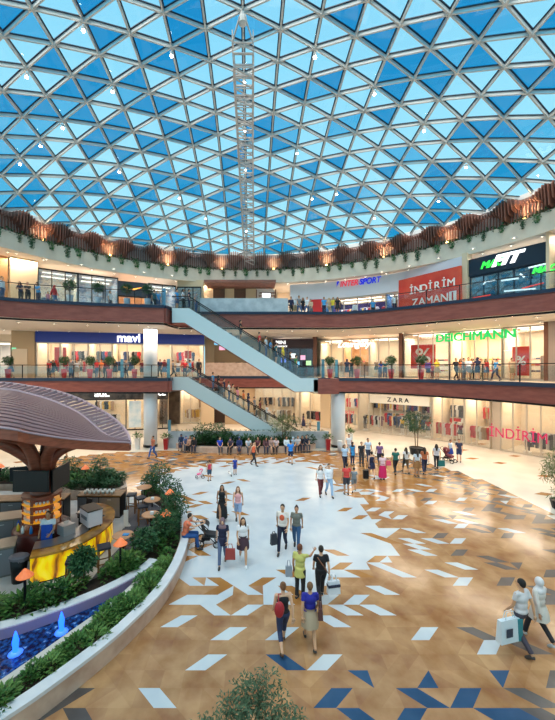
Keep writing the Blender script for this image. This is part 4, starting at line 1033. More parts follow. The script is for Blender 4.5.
reg = empty('cash_register', (-6.75, 14.35, 1.04), 2.6, 'black cash register behind the far end of the onyx counter', 'register'); MB().box(-.2, .2, -.2, .2, 0, .1).build('drawer', M_BLACK, reg); MB().box(-.18, .18, -.02, .02, .12, .42).build('screen', MATS['dark_display'], reg); MB().beam((0, 0, .08), (0, 0, .2), .05, .05).build('stand', M_BLACK, reg)
bn = empty('waste_bin', (-7.35, 10.95, .14), 0, 'black bin bag holder at the left end of the onyx counter', 'bin'); MB().lathe([(.2, 0), (.24, .7), (.2, .72)], (0, 0, 0), 14).build('bin_body', M_BLACK, bn, True); MB().lathe([(.28, .66), (.3, .78), (.2, .82)], (0, 0, 0), 11, .8).build('bag_rim', mat('bag_grey', (110, 104, 112), .6), bn)
def mk_table():
    r = empty('bar_table', cat='table', group='round bar tables'); MB().lathe([(.34, .86), (.36, .88), (.34, .9)], (0, 0, 0), 24).build('table_top', mat('table_wood', (196, 138, 98), .4, noise=(3, (172, 116, 78), 4)), r)
    MB().tube([(0, 0, .02), (0, 0, .86)], .03, 8).build('pedestal', M_BLACK, r); MB().lathe([(.22, 0), (.22, .02), (.03, .04)], (0, 0, 0), 16).build('foot_plate', M_BLACK, r); return r
TB = Many(mk_table)
for (x, y, l) in [(-4.5, 12.05, 'round wooden bar table nearest the onyx counter with blue napkins on it'), (-4.05, 13.75, 'round wooden bar table between the two tall shrub lamps, second from the viewer'), (-4.45, 15.3, 'round wooden bar table third from the viewer, beside dark stools'), (-5.3, 16.9, 'round wooden bar table farthest from the viewer at the deck end')]:
    TB.place((x, y, .17), label=l)
NAP = MB().box(-.1, .1, -.07, .07, 0, .03).build('napkin_box', mat('napkin_blue', (60, 140, 200), .6), None, label='blue napkin box on the nearest round bar table', cat='box', loc=(-4.4, 12.02, 1.07))
MB().box(-.06, .06, -.06, .06, 0, .1).build('napkin_box', mat('napkin_white', (230, 232, 236), .6), None, label='white napkin box on the second round bar table', cat='box', loc=(-4.0, 13.72, 1.07)); MB().box(-.06, .06, -.06, .06, 0, .1).build('napkin_box', MATS['napkin_white'], None, label='white napkin box on the third round bar table', cat='box', loc=(-4.42, 15.25, 1.07))
def mk_stool():
    r = empty('bar_stool', cat='stool', group='bar stools'); MB().box(-.2, .2, -.2, .2, .70, .77).build('seat', mat('stool_pad', (40, 42, 54), .6), r)
    for sx in (-1, 1):
        for sy in (-1, 1): MB().beam((sx*.19, sy*.19, 0), (sx*.16, sy*.16, .7), .04, .04).build('leg', M_WT, r)
    MB().beam((-.18, -.18, .25), (.18, -.18, .25), .03, .03).beam((-.18, .18, .25), (.18, .18, .25), .03, .03).build('footrest', M_WT, r); return r
ST = Many(mk_stool)
for x, y, a, l in [(-5.55, 10.75, .3, 'black padded bar stool close in front of the onyx counter left of the ball tree'), (-4.95, 11.55, .5, 'black padded bar stool left of the nearest round bar table'), (-4.55, 12.75, .1, 'black padded bar stool behind the nearest round bar table'), (-4.75, 14.95, .4, 'black padded bar stool left of the third round bar table'),
     (-4.1, 14.6, .2, 'black padded bar stool between the second and third round bar tables'), (-5.7, 16.3, .1, 'black padded bar stool near the far end of the deck'), (-5.15, 15.9, .7, 'black padded bar stool behind the third round bar table')]: ST.place((x, y, .17), a, label=l)
mn = empty('menu_stand', (-5.25, 14.35, .17), .1, 'narrow white menu stand on the dark cafe deck', 'menu stand'); MB().box(-.09, .09, -.015, .015, .05, .8).build('board', mat('menu_white', (240, 242, 246), .5), mn); MB().box(-.13, .13, -.1, .1, 0, .04).build('foot', M_BLACK, mn)

# ================================================================ long planter with bench at the back
bk = empty('long_planter', (0, 0, 0), label='long grey marble planter wall with curved stone bench before the escalators', cat='planter')
MB().wall([(-7.3, 29.75), (6.35, 29.75)], 0, 1.42, .25).build('marble_wall', M_MARBLE, bk)
bc = smooth_curve([(-6.6, 29.6), (-5.2, 28.4), (-2.5, 27.9), (.5, 27.9), (3.2, 28.2), (5.2, 29.5)], 5)
MB().wall(bc, 0, .45, .5).build('bench', M_SANDST, bk); MB().prism(T2(offset(bc, .5))+[(5.0, 29.75), (-6.3, 29.75)], 0, .42).build('soil', M_SOIL, bk)
def pl_b(q, R): SH[1].place((q[0], q[1], .4), R.random()*6.3, sc=R.uniform(1.3, 1.9), label='dark leafy shrub behind the long stone bench', group='shrubs behind the long bench')
scatter(T2(offset(bc, .7))+[(4.6, 29.5), (-5.6, 29.5)], .62, pl_b, 8)
for i, (px, h, r_) in enumerate(((202, 1.75, .75), (216, 1.9, .8), (226, 1.3, .6))): tall_shrub(((px-CX)*29/F, 29.1, .4), h, r_, 420, M_LF2, 'bushy palm-like shrub behind the bench, %s of three' % ['leftmost', 'middle', 'rightmost'][i], L=.3, W=.07)
GT = Many(lambda: tag(tuft(rp, 26, .1, .12, .16, .04).build('grass_clump', M_LF2), None, 'grass clump', 'grass clumps'))
for k in range(33): GT.place((-6.6+k*.39, 29.87, 1.4), k*1.3, label='tiny dark grass clump on top of the marble planter wall', group='grass clumps on the planter wall')
def tree(loc, h, cz, rx, ry, rz, n, label, m=M_LF3, L=.18, W=.07, trunks=2, clumps=16, pot=None, name='potted_tree'):
    o = empty(name, loc, 0, label, 'tree')
    crown(rp, n, (0, 0, cz), rx, ry, rz, L, W, clumps).build('foliage', m, o)
    t = MB()
    for k in range(trunks):
        s = (k-(trunks-1)/2)*.16; t.tube([(s, 0, pot[1] if pot else 0), (s*1.6, .03, cz-rz*.6), (s*3+.1, -.05, cz+rz*.2)], [.035, .03, .012], 6)
    for k in range(9):
        a = k*.7; t.tube([(0, 0, cz-rz*.7), (rx*.35*math.cos(a), ry*.35*math.sin(a), cz-rz*.1), (rx*.7*math.cos(a), ry*.7*math.sin(a), cz+rz*.3*math.sin(k))], [.018, .012, .006], 4)
    t.build('trunk', M_BARK, o)
    if pot: MB().lathe([(pot[0]*.8, 0), (pot[0], pot[1]), (pot[0]*.9, pot[1]), (pot[0]*.85, pot[1]-.05), (0, pot[1]-.05)], (0, 0, 0), 4 if pot[2] else 18).build('pot', pot[3], o)
    return o
tree(((284-CX)*29.1/F, 29.1, .4), 2.6, 1.75, 1.5, .7, .95, 900, 'airy olive green tree in front of the escalator foot', L=.2, W=.06, name='slender_tree')
tree(((416.5-CX)*27.6/F, 27.6, 0), 3, 2.45, 1.3, 1.2, .95, 1300, 'indoor tree with two thin trunks in a dark tub before the cream shops', m=M_LF2, L=.2, W=.06, clumps=26, pot=(.55, .55, 0, M_BLACK))
tree((14.9, 16.9, 0), 3, 1.7, 1.15, 1.1, 1.35, 1300, 'feathery green tree cut off by the right edge of the picture', m=M_LF3, L=.24, W=.035, clumps=24, pot=(.5, .4, 0, M_BLACK))
tree((.02, 5.3, 0), 2, 1.30, .86, .75, .70, 5600, 'fine-leaved olive tree top rising at the bottom of the picture', m=greens('grey', (92, 112, 84), (66, 86, 60)), L=.085, W=.026, clumps=70, trunks=3, pot=(.4, .4, 0, MATS['dark_deck']))
# potted plants
PR = mat('red_pot', (168, 34, 44), .3); PG = mat('grey_pot', (150, 164, 176), .4)
def mk_pot(pm, sc_):
    def f():
        r = empty('potted_tree', cat='potted tree'); MB().lathe([(.17, 0), (.26, .85), (.22, .85), (.2, .8), (0, .8)], (0, 0, 0), 16).build('pot', pm, r, True)
        MB().tube([(0, 0, .8), (.01, 0, 1.35)], .025, 6).build('trunk', M_BARK, r); crown(rp, 520, (0, 0, 1.62), .44, .44, .38, .17, .07).build('foliage', M_LF2, r); return r
    return f
PTR, PTG = Many(mk_pot(PR, 1)), Many(mk_pot(PG, 1))
for px, D, l in [(8, 30.4, 'beside the pale window at the far left of the middle gallery'), (64, 30.8, 'right of the red poster on the middle gallery'), (90, 30.8, 'second along the denim shop on the left middle gallery'), (109.5, 30.8, 'third along the denim shop, under the blue band'), (134.5, 30.8, 'just left of the white column on the middle gallery'),
        (330, 31.2, 'at the head of the recess on the right middle gallery'), (357, 31.2, 'below the white script sign on the middle gallery'), (391, 29.8, 'left of the brown pillar on the middle gallery'), (421, 28.2, 'in front of the large red percent poster')]:
    PTR.place(((px-CX)*D/F, D, Z1), px, label='tree in red pot '+l)
for px, D, l in [(70, 26.2, 'beside the person in red on the upper gallery'), (98, 27, 'left of the dark sign box on the upper gallery'), (127, 27.4, 'under the dark sign box, left pot'), (147.5, 27.6, 'under the dark sign box, right pot')]:
    PTG.place(((px-CX)*D/F, D, Z2), px, label='ball-crowned tree in a grey pot '+l)
def mk_gpot(pm):
    def f():
        r = empty('potted_plant', cat='potted plant'); MB().lathe([(.2, 0), (.27, .9), (.22, .9), (.2, .86), (0, .86)], (0, 0, 0), 4).build('pot', pm, r); tuft(rp, 70, .3, .5, .35, .1, z0=.85).build('foliage', M_LF1, r); MB().tube([(0, 0, .86), (0, 0, 1.1)], .02, 5).build('stem', M_BARK, r); return r
    return f
GP, GW = Many(mk_gpot(PR)), Many(mk_gpot(mat('white_pot', (226, 224, 222), .4)))
GP.place(((166-CX)*29.2/F, 29.2, 0), .78, 'leafy plant in a red pot at the left end of the marble planter wall'); GP.place(((328-CX)*29.0/F, 29.0, 0), .78, 'leafy plant in a red pot left of the right white column')
GW.place(((137.5-CX)*29.3/F, 29.3, 0), .78, 'leafy plant in a white pot left of the left white column'); GW.place(((350.5-CX)*31.5/F, 31.5, 0), .78, 'leafy plant in a white pot right of the right white column')
q = G(340, 451); bb = empty('litter_bin', (q.x, q.y, 0), 0, 'pale grey litter bin in front of the right white column', 'bin'); MB().lathe([(.2, 0), (.2, .75)], (0, 0, 0), 14).build('bin_body', mat('bin_grey', (190, 196, 204), .4), bb, True); MB().lathe([(.22, .75), (.2, .85), (0, .9)], (0, 0, 0), 14).build('lid', W_WHITE, bb, True)
def mk_tot():
    r = empty('info_totem', cat='totem'); MB().box(-.13, .13, -.05, .05, .08, 1.75).build('panel', mat('totem_blue', (70, 130, 160), .4, emit=.1), r); MB().box(-.22, .22, -.12, .12, 0, .08).build('foot', M_BLACK, r); return r
TT = Many(mk_tot)
for px, D, z, l in [(122, 31.6, Z1, 'on the middle gallery in front of the denim shop'), (168.5, 31.6, Z1, 'on the middle gallery right of the white column'), (323, 32, Z1, 'beside the first right hand potted tree'), (336.5, 33.5, Z1, 'beside the script sign shop on the middle gallery'), (164, 27.9, Z2, 'at the escalator head on the upper gallery'), (169.5, 34, 0, 'on the ground floor by the black marble wall'), (318.5, 33, 0, 'on the ground floor behind the marble planter wall')]:
    TT.place(((px-CX)*D/F, D, z), 0, 'slim pale blue information totem '+l)
# ================================================================ people
def fuse(mb, voxel=.016, it=3, name='body'):
    me = mb.mesh('tmp'); o = bpy.data.objects.new('tmp', me); C.objects.link(o)
    r = o.modifiers.new('r', 'REMESH'); r.mode = 'VOXEL'; r.voxel_size = voxel
    s = o.modifiers.new('s', 'SMOOTH'); s.factor = .5; s.iterations = it
    dg = bpy.context.evaluated_depsgraph_get(); m2 = bpy.data.meshes.new_from_object(o.evaluated_get(dg)); m2.name = name
    bpy.data.objects.remove(o); bpy.data.meshes.remove(me)
    m2.polygons.foreach_set('use_smooth', [True]*len(m2.polygons)); m2.materials.clear(); return m2
V = Vector
def pose(kind):
    j = dict(pel=V((0, 0, .95)), chest=V((0, .0, 1.27)), neck=V((0, .01, 1.44)), head=V((0, -.01, 1.59)))
    for s, k in ((-1, 'R'), (1, 'L')):
        j['hip'+k] = V((s*.09, 0, .91)); j['kn'+k] = V((s*.10, -.02, .49)); j['an'+k] = V((s*.10, .02, .085)); j['ft'+k] = V((0, -1, 0))
        j['sh'+k] = V((s*.175, .01, 1.395)); j['el'+k] = V((s*.215, .03, 1.11)); j['wr'+k] = V((s*.225, -.03, .87))
    if kind in ('walk', 'walk2'):
        a, b = ('R', 'L') if kind == 'walk' else ('L', 'R'); sa = -1 if a == 'R' else 1
        j['kn'+a] = V((sa*.09, -.20, .52)); j['an'+a] = V((sa*.09, -.30, .10)); j['kn'+b] = V((-sa*.09, .02, .49)); j['an'+b] = V((-sa*.09, .30, .16)); j['ft'+b] = V((0, -.8, -.6))
        j['el'+a] = V((sa*.22, .12, 1.13)); j['wr'+a] = V((sa*.22, .16, .89)); j['el'+b] = V((-sa*.22, -.04, 1.11)); j['wr'+b] = V((-sa*.2, -.19, .92))
    if kind == 'lean':
        j['chest'] = V((0, -.07, 1.24)); j['neck'] = V((0, -.12, 1.40)); j['head'] = V((0, -.17, 1.54))
        for s, k in ((-1, 'R'), (1, 'L')): j['sh'+k] = V((s*.175, -.10, 1.35)); j['el'+k] = V((s*.21, -.20, 1.11)); j['wr'+k] = V((s*.10, -.40, 1.12))
    if kind == 'push':
        for s, k in ((-1, 'R'), (1, 'L')): j['el'+k] = V((s*.21, -.10, 1.14)); j['wr'+k] = V((s*.16, -.34, 1.08))
    if kind == 'hold':
        j['elR'] = V((-.22, -.02, 1.12)); j['wrR'] = V((-.12, -.25, 1.13))
    if kind == 'point':
        j['elR'] = V((-.26, -.22, 1.30)); j['wrR'] = V((-.30, -.44, 1.38))
    if kind in ('sit', 'sit2', 'sitreach'):
        d = -.43; z = -.40
        for k in ('pel', 'chest', 'neck', 'head'): j[k] = j[k]+V((0, 0, z))
        f = .12 if kind != 'sit' else .02
        j['chest'].y -= f*.6; j['neck'].y -= f*1.3; j['head'].y -= f*1.6; j['head'].z -= f*.2
        for s, k in ((-1, 'R'), (1, 'L')):
            j['hip'+k] = V((s*.09, 0, .52)); j['kn'+k] = V((s*.12, d, .51)); j['an'+k] = V((s*.12, d+(.03 if s > 0 else -.05), .085))
            j['sh'+k] = V((s*.175, -f*1.1, .995)); j['el'+k] = V((s*.21, -.12-f, .74)); j['wr'+k] = V((s*.10, -.33, .62))
            if kind == 'sitreach': j['el'+k] = V((s*.20, -.34, .88)); j['wr'+k] = V((s*.12, -.60, .92))
    return j
def hand(m, wr, el, s):
    d = (wr-el).normalized(); x = d.cross(V((0, 1, .1))).normalized(); y = d.cross(x).normalized(); c = wr+d*.045
    P = [wr+x*.02+y*.012, wr+x*.02-y*.012, wr-x*.02-y*.012, wr-x*.02+y*.012, wr+d*.09+x*.038+y*.012, wr+d*.09+x*.038-y*.012, wr+d*.09-x*.038-y*.012, wr+d*.09-x*.038+y*.012]
    m.add(P, [(0, 1, 2, 3), (7, 6, 5, 4), (0, 4, 5, 1), (1, 5, 6, 2), (2, 6, 7, 3), (3, 7, 4, 0)])
    inn = V((-s, 0, 0)); inn = (inn-d*inn.dot(d)).normalized()
    for i, L in enumerate((.062, .075, .07, .055)):
        b = wr+d*.085+x*(-.029+.0195*i); k = b+d*L*.5+inn*.006; m.tube([b, k, k+d*L*.38+inn*.022], [.0088, .008, .0065], 6)
    b = wr+d*.03-x*.03; fwd = -x; m.tube([b, b+fwd*.03+d*.025+inn*.006, b+fwd*.035+d*.055+inn*.016], [.011, .0095, .007], 6)
BODY = {}
def body_mesh(kind):
    if kind in BODY: return BODY[kind]
    j = pose(kind); m = MB(); pel, ch, nk, hd = j['pel'], j['chest'], j['neck'], j['head']
    m.ball(pel, .155, .105, .11, 14, 9); m.ball(pel.lerp(ch, .5), .125, .088, .14, 14, 9); m.ball(ch, .152, .10, .15, 14, 9); m.ball(ch.lerp(nk, .55), .13, .075, .07, 12, 8)
    m.tube([ch.lerp(nk, .6), nk, hd-V((0, -.01, .05))], [.07, .052, .05], 10); m.ball(hd, .076, .094, .112, 16, 12); m.ball(hd+V((0, -.03, -.055)), .054, .062, .055, 12, 8)
    m.tube([hd+V((0, -.085, .02)), hd+V((0, -.108, -.018))], [.008, .017], 6); m.ball(hd+V((0, -.088, -.052)), .024, .012, .01, 8, 6)
    for s in (-1, 1): m.ball(hd+V((s*.079, .008, -.005)), .012, .02, .032, 8, 6)
    h = MB()
    for s, k in ((-1, 'R'), (1, 'L')):
        sh, el, wr, hp, kn, an, ft = [j[n+k] for n in ('sh', 'el', 'wr', 'hip', 'kn', 'an', 'ft')]
        m.ball(sh, .055, .052, .055, 10, 8); m.tube([ch.lerp(nk, .5), sh], [.06, .05], 10); m.tube([sh, sh.lerp(el, .4), el], [.048, .046, .036], 10); m.ball(el, .037, .037, .037, 8, 6)
        m.tube([el, el.lerp(wr, .3), wr], [.037, .036, .024], 10); m.ball(wr, .025, .025, .025, 8, 6)
        m.ball(hp, .09, .09, .09, 10, 8); m.tube([hp, hp.lerp(kn, .5), kn], [.088, .075, .055], 12); m.ball(kn, .056, .056, .056, 10, 8)
        m.tube([kn, kn.lerp(an, .35), an], [.054, .056, .034], 12); m.ball(an, .036, .04, .04, 8, 6)
        f = ft.normalized(); m.tube([an+V((0, .03, -.045)), an+f*.09+V((0, 0, -.05)), an+f*.17+V((0, 0, -.055))], [.03, .034, .022], 8)
        hand(h, wr, el, s)
    me = fuse(m, .0155)
    bm = bmesh.new(); bm.from_mesh(me); t = h.mesh('t'); bm.from_mesh(t); bm.to_mesh(me); bm.free(); me.polygons.foreach_set('use_smooth', [True]*len(me.polygons))
    BODY[kind] = me; return me
def top_mesh(kind, st):
    key = (kind, 't', st)
    if key in BODY: return BODY[key]
    j = pose(kind); m = MB(); pel, ch, nk = j['pel'], j['chest'], j['neck']
    if st == 'tunic' and not kind.startswith('sit'): m.tube([pel+V((0, 0, .05)), pel+V((0, 0, -.22))], [.15, .185], 16)
    loose = .012 if st == 'tank' else .026
    low = pel+V((0, 0, .02))
    m.ball(low, .155+loose, .105+loose, .09, 14, 9); m.ball(pel.lerp(ch, .5), .135+loose, .095+loose, .17, 14, 9); m.ball(ch, .156+loose, .105+loose, .15, 14, 9)
    if st != 'tank': m.ball(ch.lerp(nk, .55), .14, .085, .075, 12, 8)
    for s, k in ((-1, 'R'), (1, 'L')):
        sh, el, wr = j['sh'+k], j['el'+k], j['wr'+k]
        if st == 'tank': m.tube([ch+V((s*.07, -.07, .06)), nk+V((s*.095, 0, -.02)), ch+V((s*.07, .07, .06))], .022, 6); continue
        m.ball(sh, .056, .056, .056, 10, 8); m.tube([ch.lerp(nk, .5), sh], [.07, .056], 10)
        if st in ('tee', 'tunic') or st == 'tee2': m.tube([sh, sh.lerp(el, .55)], [.056, .056], 10)
        else: m.tube([sh, el, el.lerp(wr, .93)], [.06, .05, .038], 10); m.ball(el, .05, .05, .05, 8, 6)
    BODY[key] = fuse(m, .019, 2, 'top'); return BODY[key]
def bottom_mesh(kind, st):
    key = (kind, 'b', st)
    if key in BODY: return BODY[key]
    j = pose(kind); m = MB(); pel = j['pel']; sit = kind.startswith('sit')
    if st in ('trousers', 'shorts', 'capri'):
        f = {'trousers': 1.0, 'shorts': -.15, 'capri': .55}[st]
        m.ball(pel+V((0, 0, -.02)), .168, .12, .11, 14, 9)
        for s, k in ((-1, 'R'), (1, 'L')):
            hp, kn, an = j['hip'+k], j['kn'+k], j['an'+k]; m.ball(hp, .1, .1, .1, 10, 8)
            if f < 0: m.tube([hp, hp.lerp(kn, .85)], [.1, .085], 12)
            else: m.tube([hp, hp.lerp(kn, .5), kn], [.1, .088, .068], 12); m.ball(kn, .068, .068, .068, 10, 8); m.tube([kn, kn.lerp(an, f*.96)], [.068, .058 if f > .9 else .06], 12)
        me = fuse(m, .019, 2, 'bottom')
    else:
        L = {'skirt': .47, 'long_skirt': .86, 'dress': .40, 'mini': .3}[st]; zt = pel.z+.09
        if sit:
            m.ball(pel+V((0, -.02, 0)), .175, .14, .1, 14, 9)
            for s, k in ((-1, 'R'), (1, 'L')): m.tube([j['hip'+k], j['kn'+k]], [.11, .1], 12)
            m.tube([(j['knR']+j['knL'])/2, (j['anR']+j['anL'])/2+V((0, 0, .15))], [.16, .15], 12); m.tube([pel, (j['knR']+j['knL'])/2], [.12, .12], 12); me = fuse(m, .019, 2, 'bottom')
        else:
            w_ = .27 if 'walk' in kind and L > .6 else .23; n = 20; pr_ = []
            vs = []; rings = 6
            for i in range(rings+1):
                t = i/rings; z = zt-L*t; rx = .145+(.22 if L > .6 else .17)*.55*t+.03*math.sin(PI*t); ry = .11+(w_-.12)*t+.02*math.sin(PI*t)
                for k in range(n): a = 2*PI*k/n; wv = 1+.05*t*math.sin(a*6); vs.append((rx*wv*math.cos(a), ry*wv*math.sin(a), z))
            fs = [(i*n+k, i*n+(k+1) % n, (i+1)*n+(k+1) % n, (i+1)*n+k) for i in range(rings) for k in range(n)]+[tuple(range(n))]
            m.add(vs, fs); me = m.mesh('bottom', True)
    BODY[key] = me; return me
def hair_mesh(kind, st):
    key = (kind, 'h', st)
    if key in BODY: return BODY[key]
    j = pose(kind); hd = j['head']; nk = j['neck']; m = MB()
    if st == 'scarf':
        m.ball(hd+V((0, .018, .012)), .094, .108, .128, 16, 12); m.ball(nk+V((0, .0, .02)), .085, .085, .09, 12, 8); m.ball(nk+V((0, .0, -.07)), .17, .125, .11, 14, 9)
    else:
        m.ball(hd+V((0, .022, .032)), .084, .094, .10, 16, 12)
        m.tube([hd+V((0, .05, 0)), hd+V((0, .05, -.06))], [.066, .045], 10)
        if st == 'long':
            for sx in (-1, 1): m.tube([hd+V((sx*.055, .02, .03)), hd+V((sx*.082, .0, -.06)), nk+V((sx*.10, -.035, -.05)), nk+V((sx*.10, -.06, -.14))], [.04, .034, .034, .02], 8)
            m.tube([hd+V((0, .055, .02)), nk+V((0, .09, 0)), nk+V((0, .11, -.17))], [.075, .078, .05], 10)
        if st == 'bun': m.ball(hd+V((0, .07, .11)), .042, .042, .04, 10, 8)
    BODY[key] = fuse(m, .014, 2, 'hair'); return BODY[key]
def shoe_mesh(kind, k):
    key = (kind, 's', k)
    if key in BODY: return BODY[key]
    j = pose(kind); an, f = j['an'+k], j['ft'+k].normalized(); m = MB()
    m.tube([an+V((0, .045, -.045)), an+f*.06+V((0, 0, -.048)), an+f*.15+V((0, 0, -.058)), an+f*.19+V((0, 0, -.062))], [.034, .043, .04, .022], 10)
    BODY[key] = m.mesh('shoe', True); return BODY[key]
def eye_mesh(kind):
    key = (kind, 'e')
    if key in BODY: return BODY[key]
    hd = pose(kind)['head']; m = MB()
    for s in (-1, 1): m.ball(hd+V((s*.03, -.087, .008)), .011, .008, .007, 8, 6)
    BODY[key] = m.mesh('eyes', True); return BODY[key]
def cmat(pre, c, rough=.8): return mat('%s_%d_%d_%d' % ((pre,)+c), c, rough)
SKIN = [(222, 172, 142), (206, 156, 122), (186, 134, 102)]
def put(name, me, m, par):
    o = bpy.data.objects.new(name, me); C.objects.link(o); o.parent = par
    if not me.materials: me.materials.append(m)
    o.material_slots[0].link = 'OBJECT'; o.material_slots[0].material = m
    return o
npeople = [0]
def person(loc, rz, kind, h, hair, top, bot, label, shoes=(60, 56, 56), cat='person', skin=None, haircol=(46, 34, 28), group=None):
    k = npeople[0]; npeople[0] += 1
    r = empty('person', loc, rz, label, cat, group); s = h/1.71; r.scale = (s, s, s)
    put('body', body_mesh(kind), cmat('skin', skin or SKIN[k % 3], .6), r)
    put('eyes', eye_mesh(kind), mat('eye_dark', (30, 22, 20), .3), r)
    put('headscarf' if hair == 'scarf' else 'hair', hair_mesh(kind, hair), cmat('hair', haircol), r)
    tn = {'tank': 'tank_top', 'tee': 'shirt', 'tunic': 'tunic', 'long': 'long_sleeved_top'}[top[0]]
    put(tn, top_mesh(kind, top[0]), cmat('cloth', top[1]), r)
    put({'long_skirt': 'skirt', 'mini': 'skirt', 'capri': 'trousers'}.get(bot[0], bot[0]), bottom_mesh(kind, bot[0]), cmat('cloth', bot[1]), r)
    for q in 'LR': put('shoe', shoe_mesh(kind, q), cmat('shoe', shoes), r)
    return r
AWAY, RIGHT, LEFT = PI, PI/2, -PI/2
WH, BK, NV, JE, GRY, KH = (232, 232, 236), (30, 30, 36), (34, 42, 74), (66, 92, 132), (120, 120, 122), (176, 152, 122)
def gp_(px, py, rz, kind, h, hair, top, bot, label, **k): return person(G(px, py-(4 if py > 520 and kind.startswith('walk') else 1 if kind.startswith('walk') else 0)), rz, kind, h*.965, hair, top, bot, label, **k)
# --- near
gp_(283, 653, AWAY+.15, 'walk', 1.68, 'bun', ('tank', (26, 26, 34)), ('capri', (44, 56, 92)), 'person in black tank top and dark jeans walking away with a red bag', haircol=(120, 78, 50), shoes=(90, 60, 44))
gp_(310, 650, AWAY, 'walk2', 1.62, 'short', ('tee', (36, 38, 148)), ('skirt', (184, 162, 138)), 'person in royal blue top and beige skirt walking away with brown handbag', haircol=(120, 84, 56))
gp_(300, 599, AWAY-.5, 'point', 1.68, 'short', ('tunic', (200, 194, 112)), ('trousers', BK), 'person in yellow tunic and black trousers raising one hand', haircol=(112, 62, 40))
gp_(321, 605, AWAY, 'walk', 1.68, 'short', ('tee', (24, 22, 28)), ('trousers', (24, 22, 28)), 'person all in black with crossbody strap walking beside the yellow tunic')
gp_(521, 655, AWAY+.35, 'walk', 1.80, 'short', ('tee', (208, 202, 206)), ('trousers', (66, 60, 74)), 'person in white t-shirt and dark trousers carrying a large shopping bag', haircol=(24, 22, 24))
gp_(539, 646, AWAY+.3, 'walk2', 1.66, 'scarf', ('long', (212, 204, 200)), ('dress', (214, 206, 200)), 'person in white headscarf and white dress beside the shopping bag carrier', haircol=(212, 208, 212), shoes=(200, 200, 204))
wd = [o for o in bpy.data.objects if o.get('label', '').startswith('person in white headscarf')][0]; put('trousers', bottom_mesh('walk2', 'trousers'), cmat('cloth', (40, 38, 46)), wd)
gp_(222.5, 568, 0, 'walk', 1.66, 'scarf', ('tunic', (30, 32, 62)), ('trousers', (90, 104, 136)), 'person in mauve headscarf and navy tunic holding a red bag', haircol=(128, 100, 108))
gp_(243, 567, .1, 'walk2', 1.64, 'long', ('tee', (232, 226, 230)), ('skirt', (74, 48, 60)), 'person in white top and dark patterned skirt walking toward the viewer', shoes=WH, haircol=(60, 38, 32))
gp_(222, 525, .1, 'walk', 1.66, 'long', ('tank', (26, 26, 30)), ('long_skirt', (26, 26, 30)), 'person with long dark hair in a long black dress')
gp_(238, 527, 0, 'walk2', 1.66, 'long', ('tank', (232, 168, 170)), ('shorts', (142, 162, 196)), 'person in pink tank top and pale denim shorts', haircol=(110, 70, 48))
gp_(282.5, 555, -.25, 'walk', 1.80, 'short', ('tee', (226, 214, 208)), ('trousers', (30, 34, 58)), 'person in white t-shirt with orange print walking arm in arm')
gp_(296.5, 553, -.2, 'walk2', 1.68, 'bun', ('tee', (112, 112, 106)), ('trousers', (50, 84, 124)), 'person in grey top and blue jeans with hair in a bun', haircol=(60, 38, 36))
sm = person((-2.22, 13.0, 0), RIGHT+.1, 'sitreach', 1.78, 'short', ('tee', (232, 120, 86)), ('trousers', (34, 78, 140)), 'seated person in orange t-shirt and blue jeans reaching to the black stroller'); sm.location = (-2.6, 13.15, 0)
gp_(209.5, 481, AWAY+.6, 'stand', 1.32, 'short', ('tank', (214, 66, 86)), ('shorts', (60, 84, 110)), 'child in red top and denim shorts behind a small pink toy stroller', cat='child')
gp_(235, 474.5, .3, 'stand', 1.15, 'short', ('tee', (38, 58, 150)), ('shorts', (40, 60, 140)), 'child in blue standing with a white scooter on the white floor', cat='child')
gp_(253.5, 466.5, RIGHT-.6, 'walk', 1.72, 'short', ('tank', (240, 110, 70)), ('trousers', (34, 32, 38)), 'person in orange vest and black trousers in front of the long bench')
gp_(290.5, 465, AWAY, 'walk2', 1.74, 'short', ('tee', (38, 130, 220)), ('shorts', (36, 44, 74)), 'person in bright blue t-shirt and navy shorts before the bench')
gp_(153, 459, LEFT+.9, 'walk', 1.74, 'short', ('tee', (190, 110, 84)), ('trousers', (36, 90, 170)), 'person in rust top and bright blue trousers near the left white column')
gp_(320.5, 496, 0, 'walk', 1.66, 'long', ('tee', (226, 220, 222)), ('trousers', (112, 46, 48)), 'person with long hair in white top and maroon trousers', haircol=(70, 40, 34))
gp_(329, 497, .1, 'walk2', 1.78, 'short', ('long', (230, 230, 238)), ('trousers', (150, 176, 208)), 'person in white shirt and pale blue trousers beside the maroon trousers')
gp_(346.5, 494.5, AWAY, 'stand', 1.76, 'short', ('tee', (216, 70, 66)), ('shorts', (60, 58, 66)), 'person in red t-shirt and dark shorts seen from behind')
gp_(354, 493, AWAY-.3, 'walk', 1.40, 'short', ('tee', (130, 140, 148)), ('shorts', (120, 128, 136)), 'child in grey t-shirt and shorts beside the red t-shirt', cat='child')
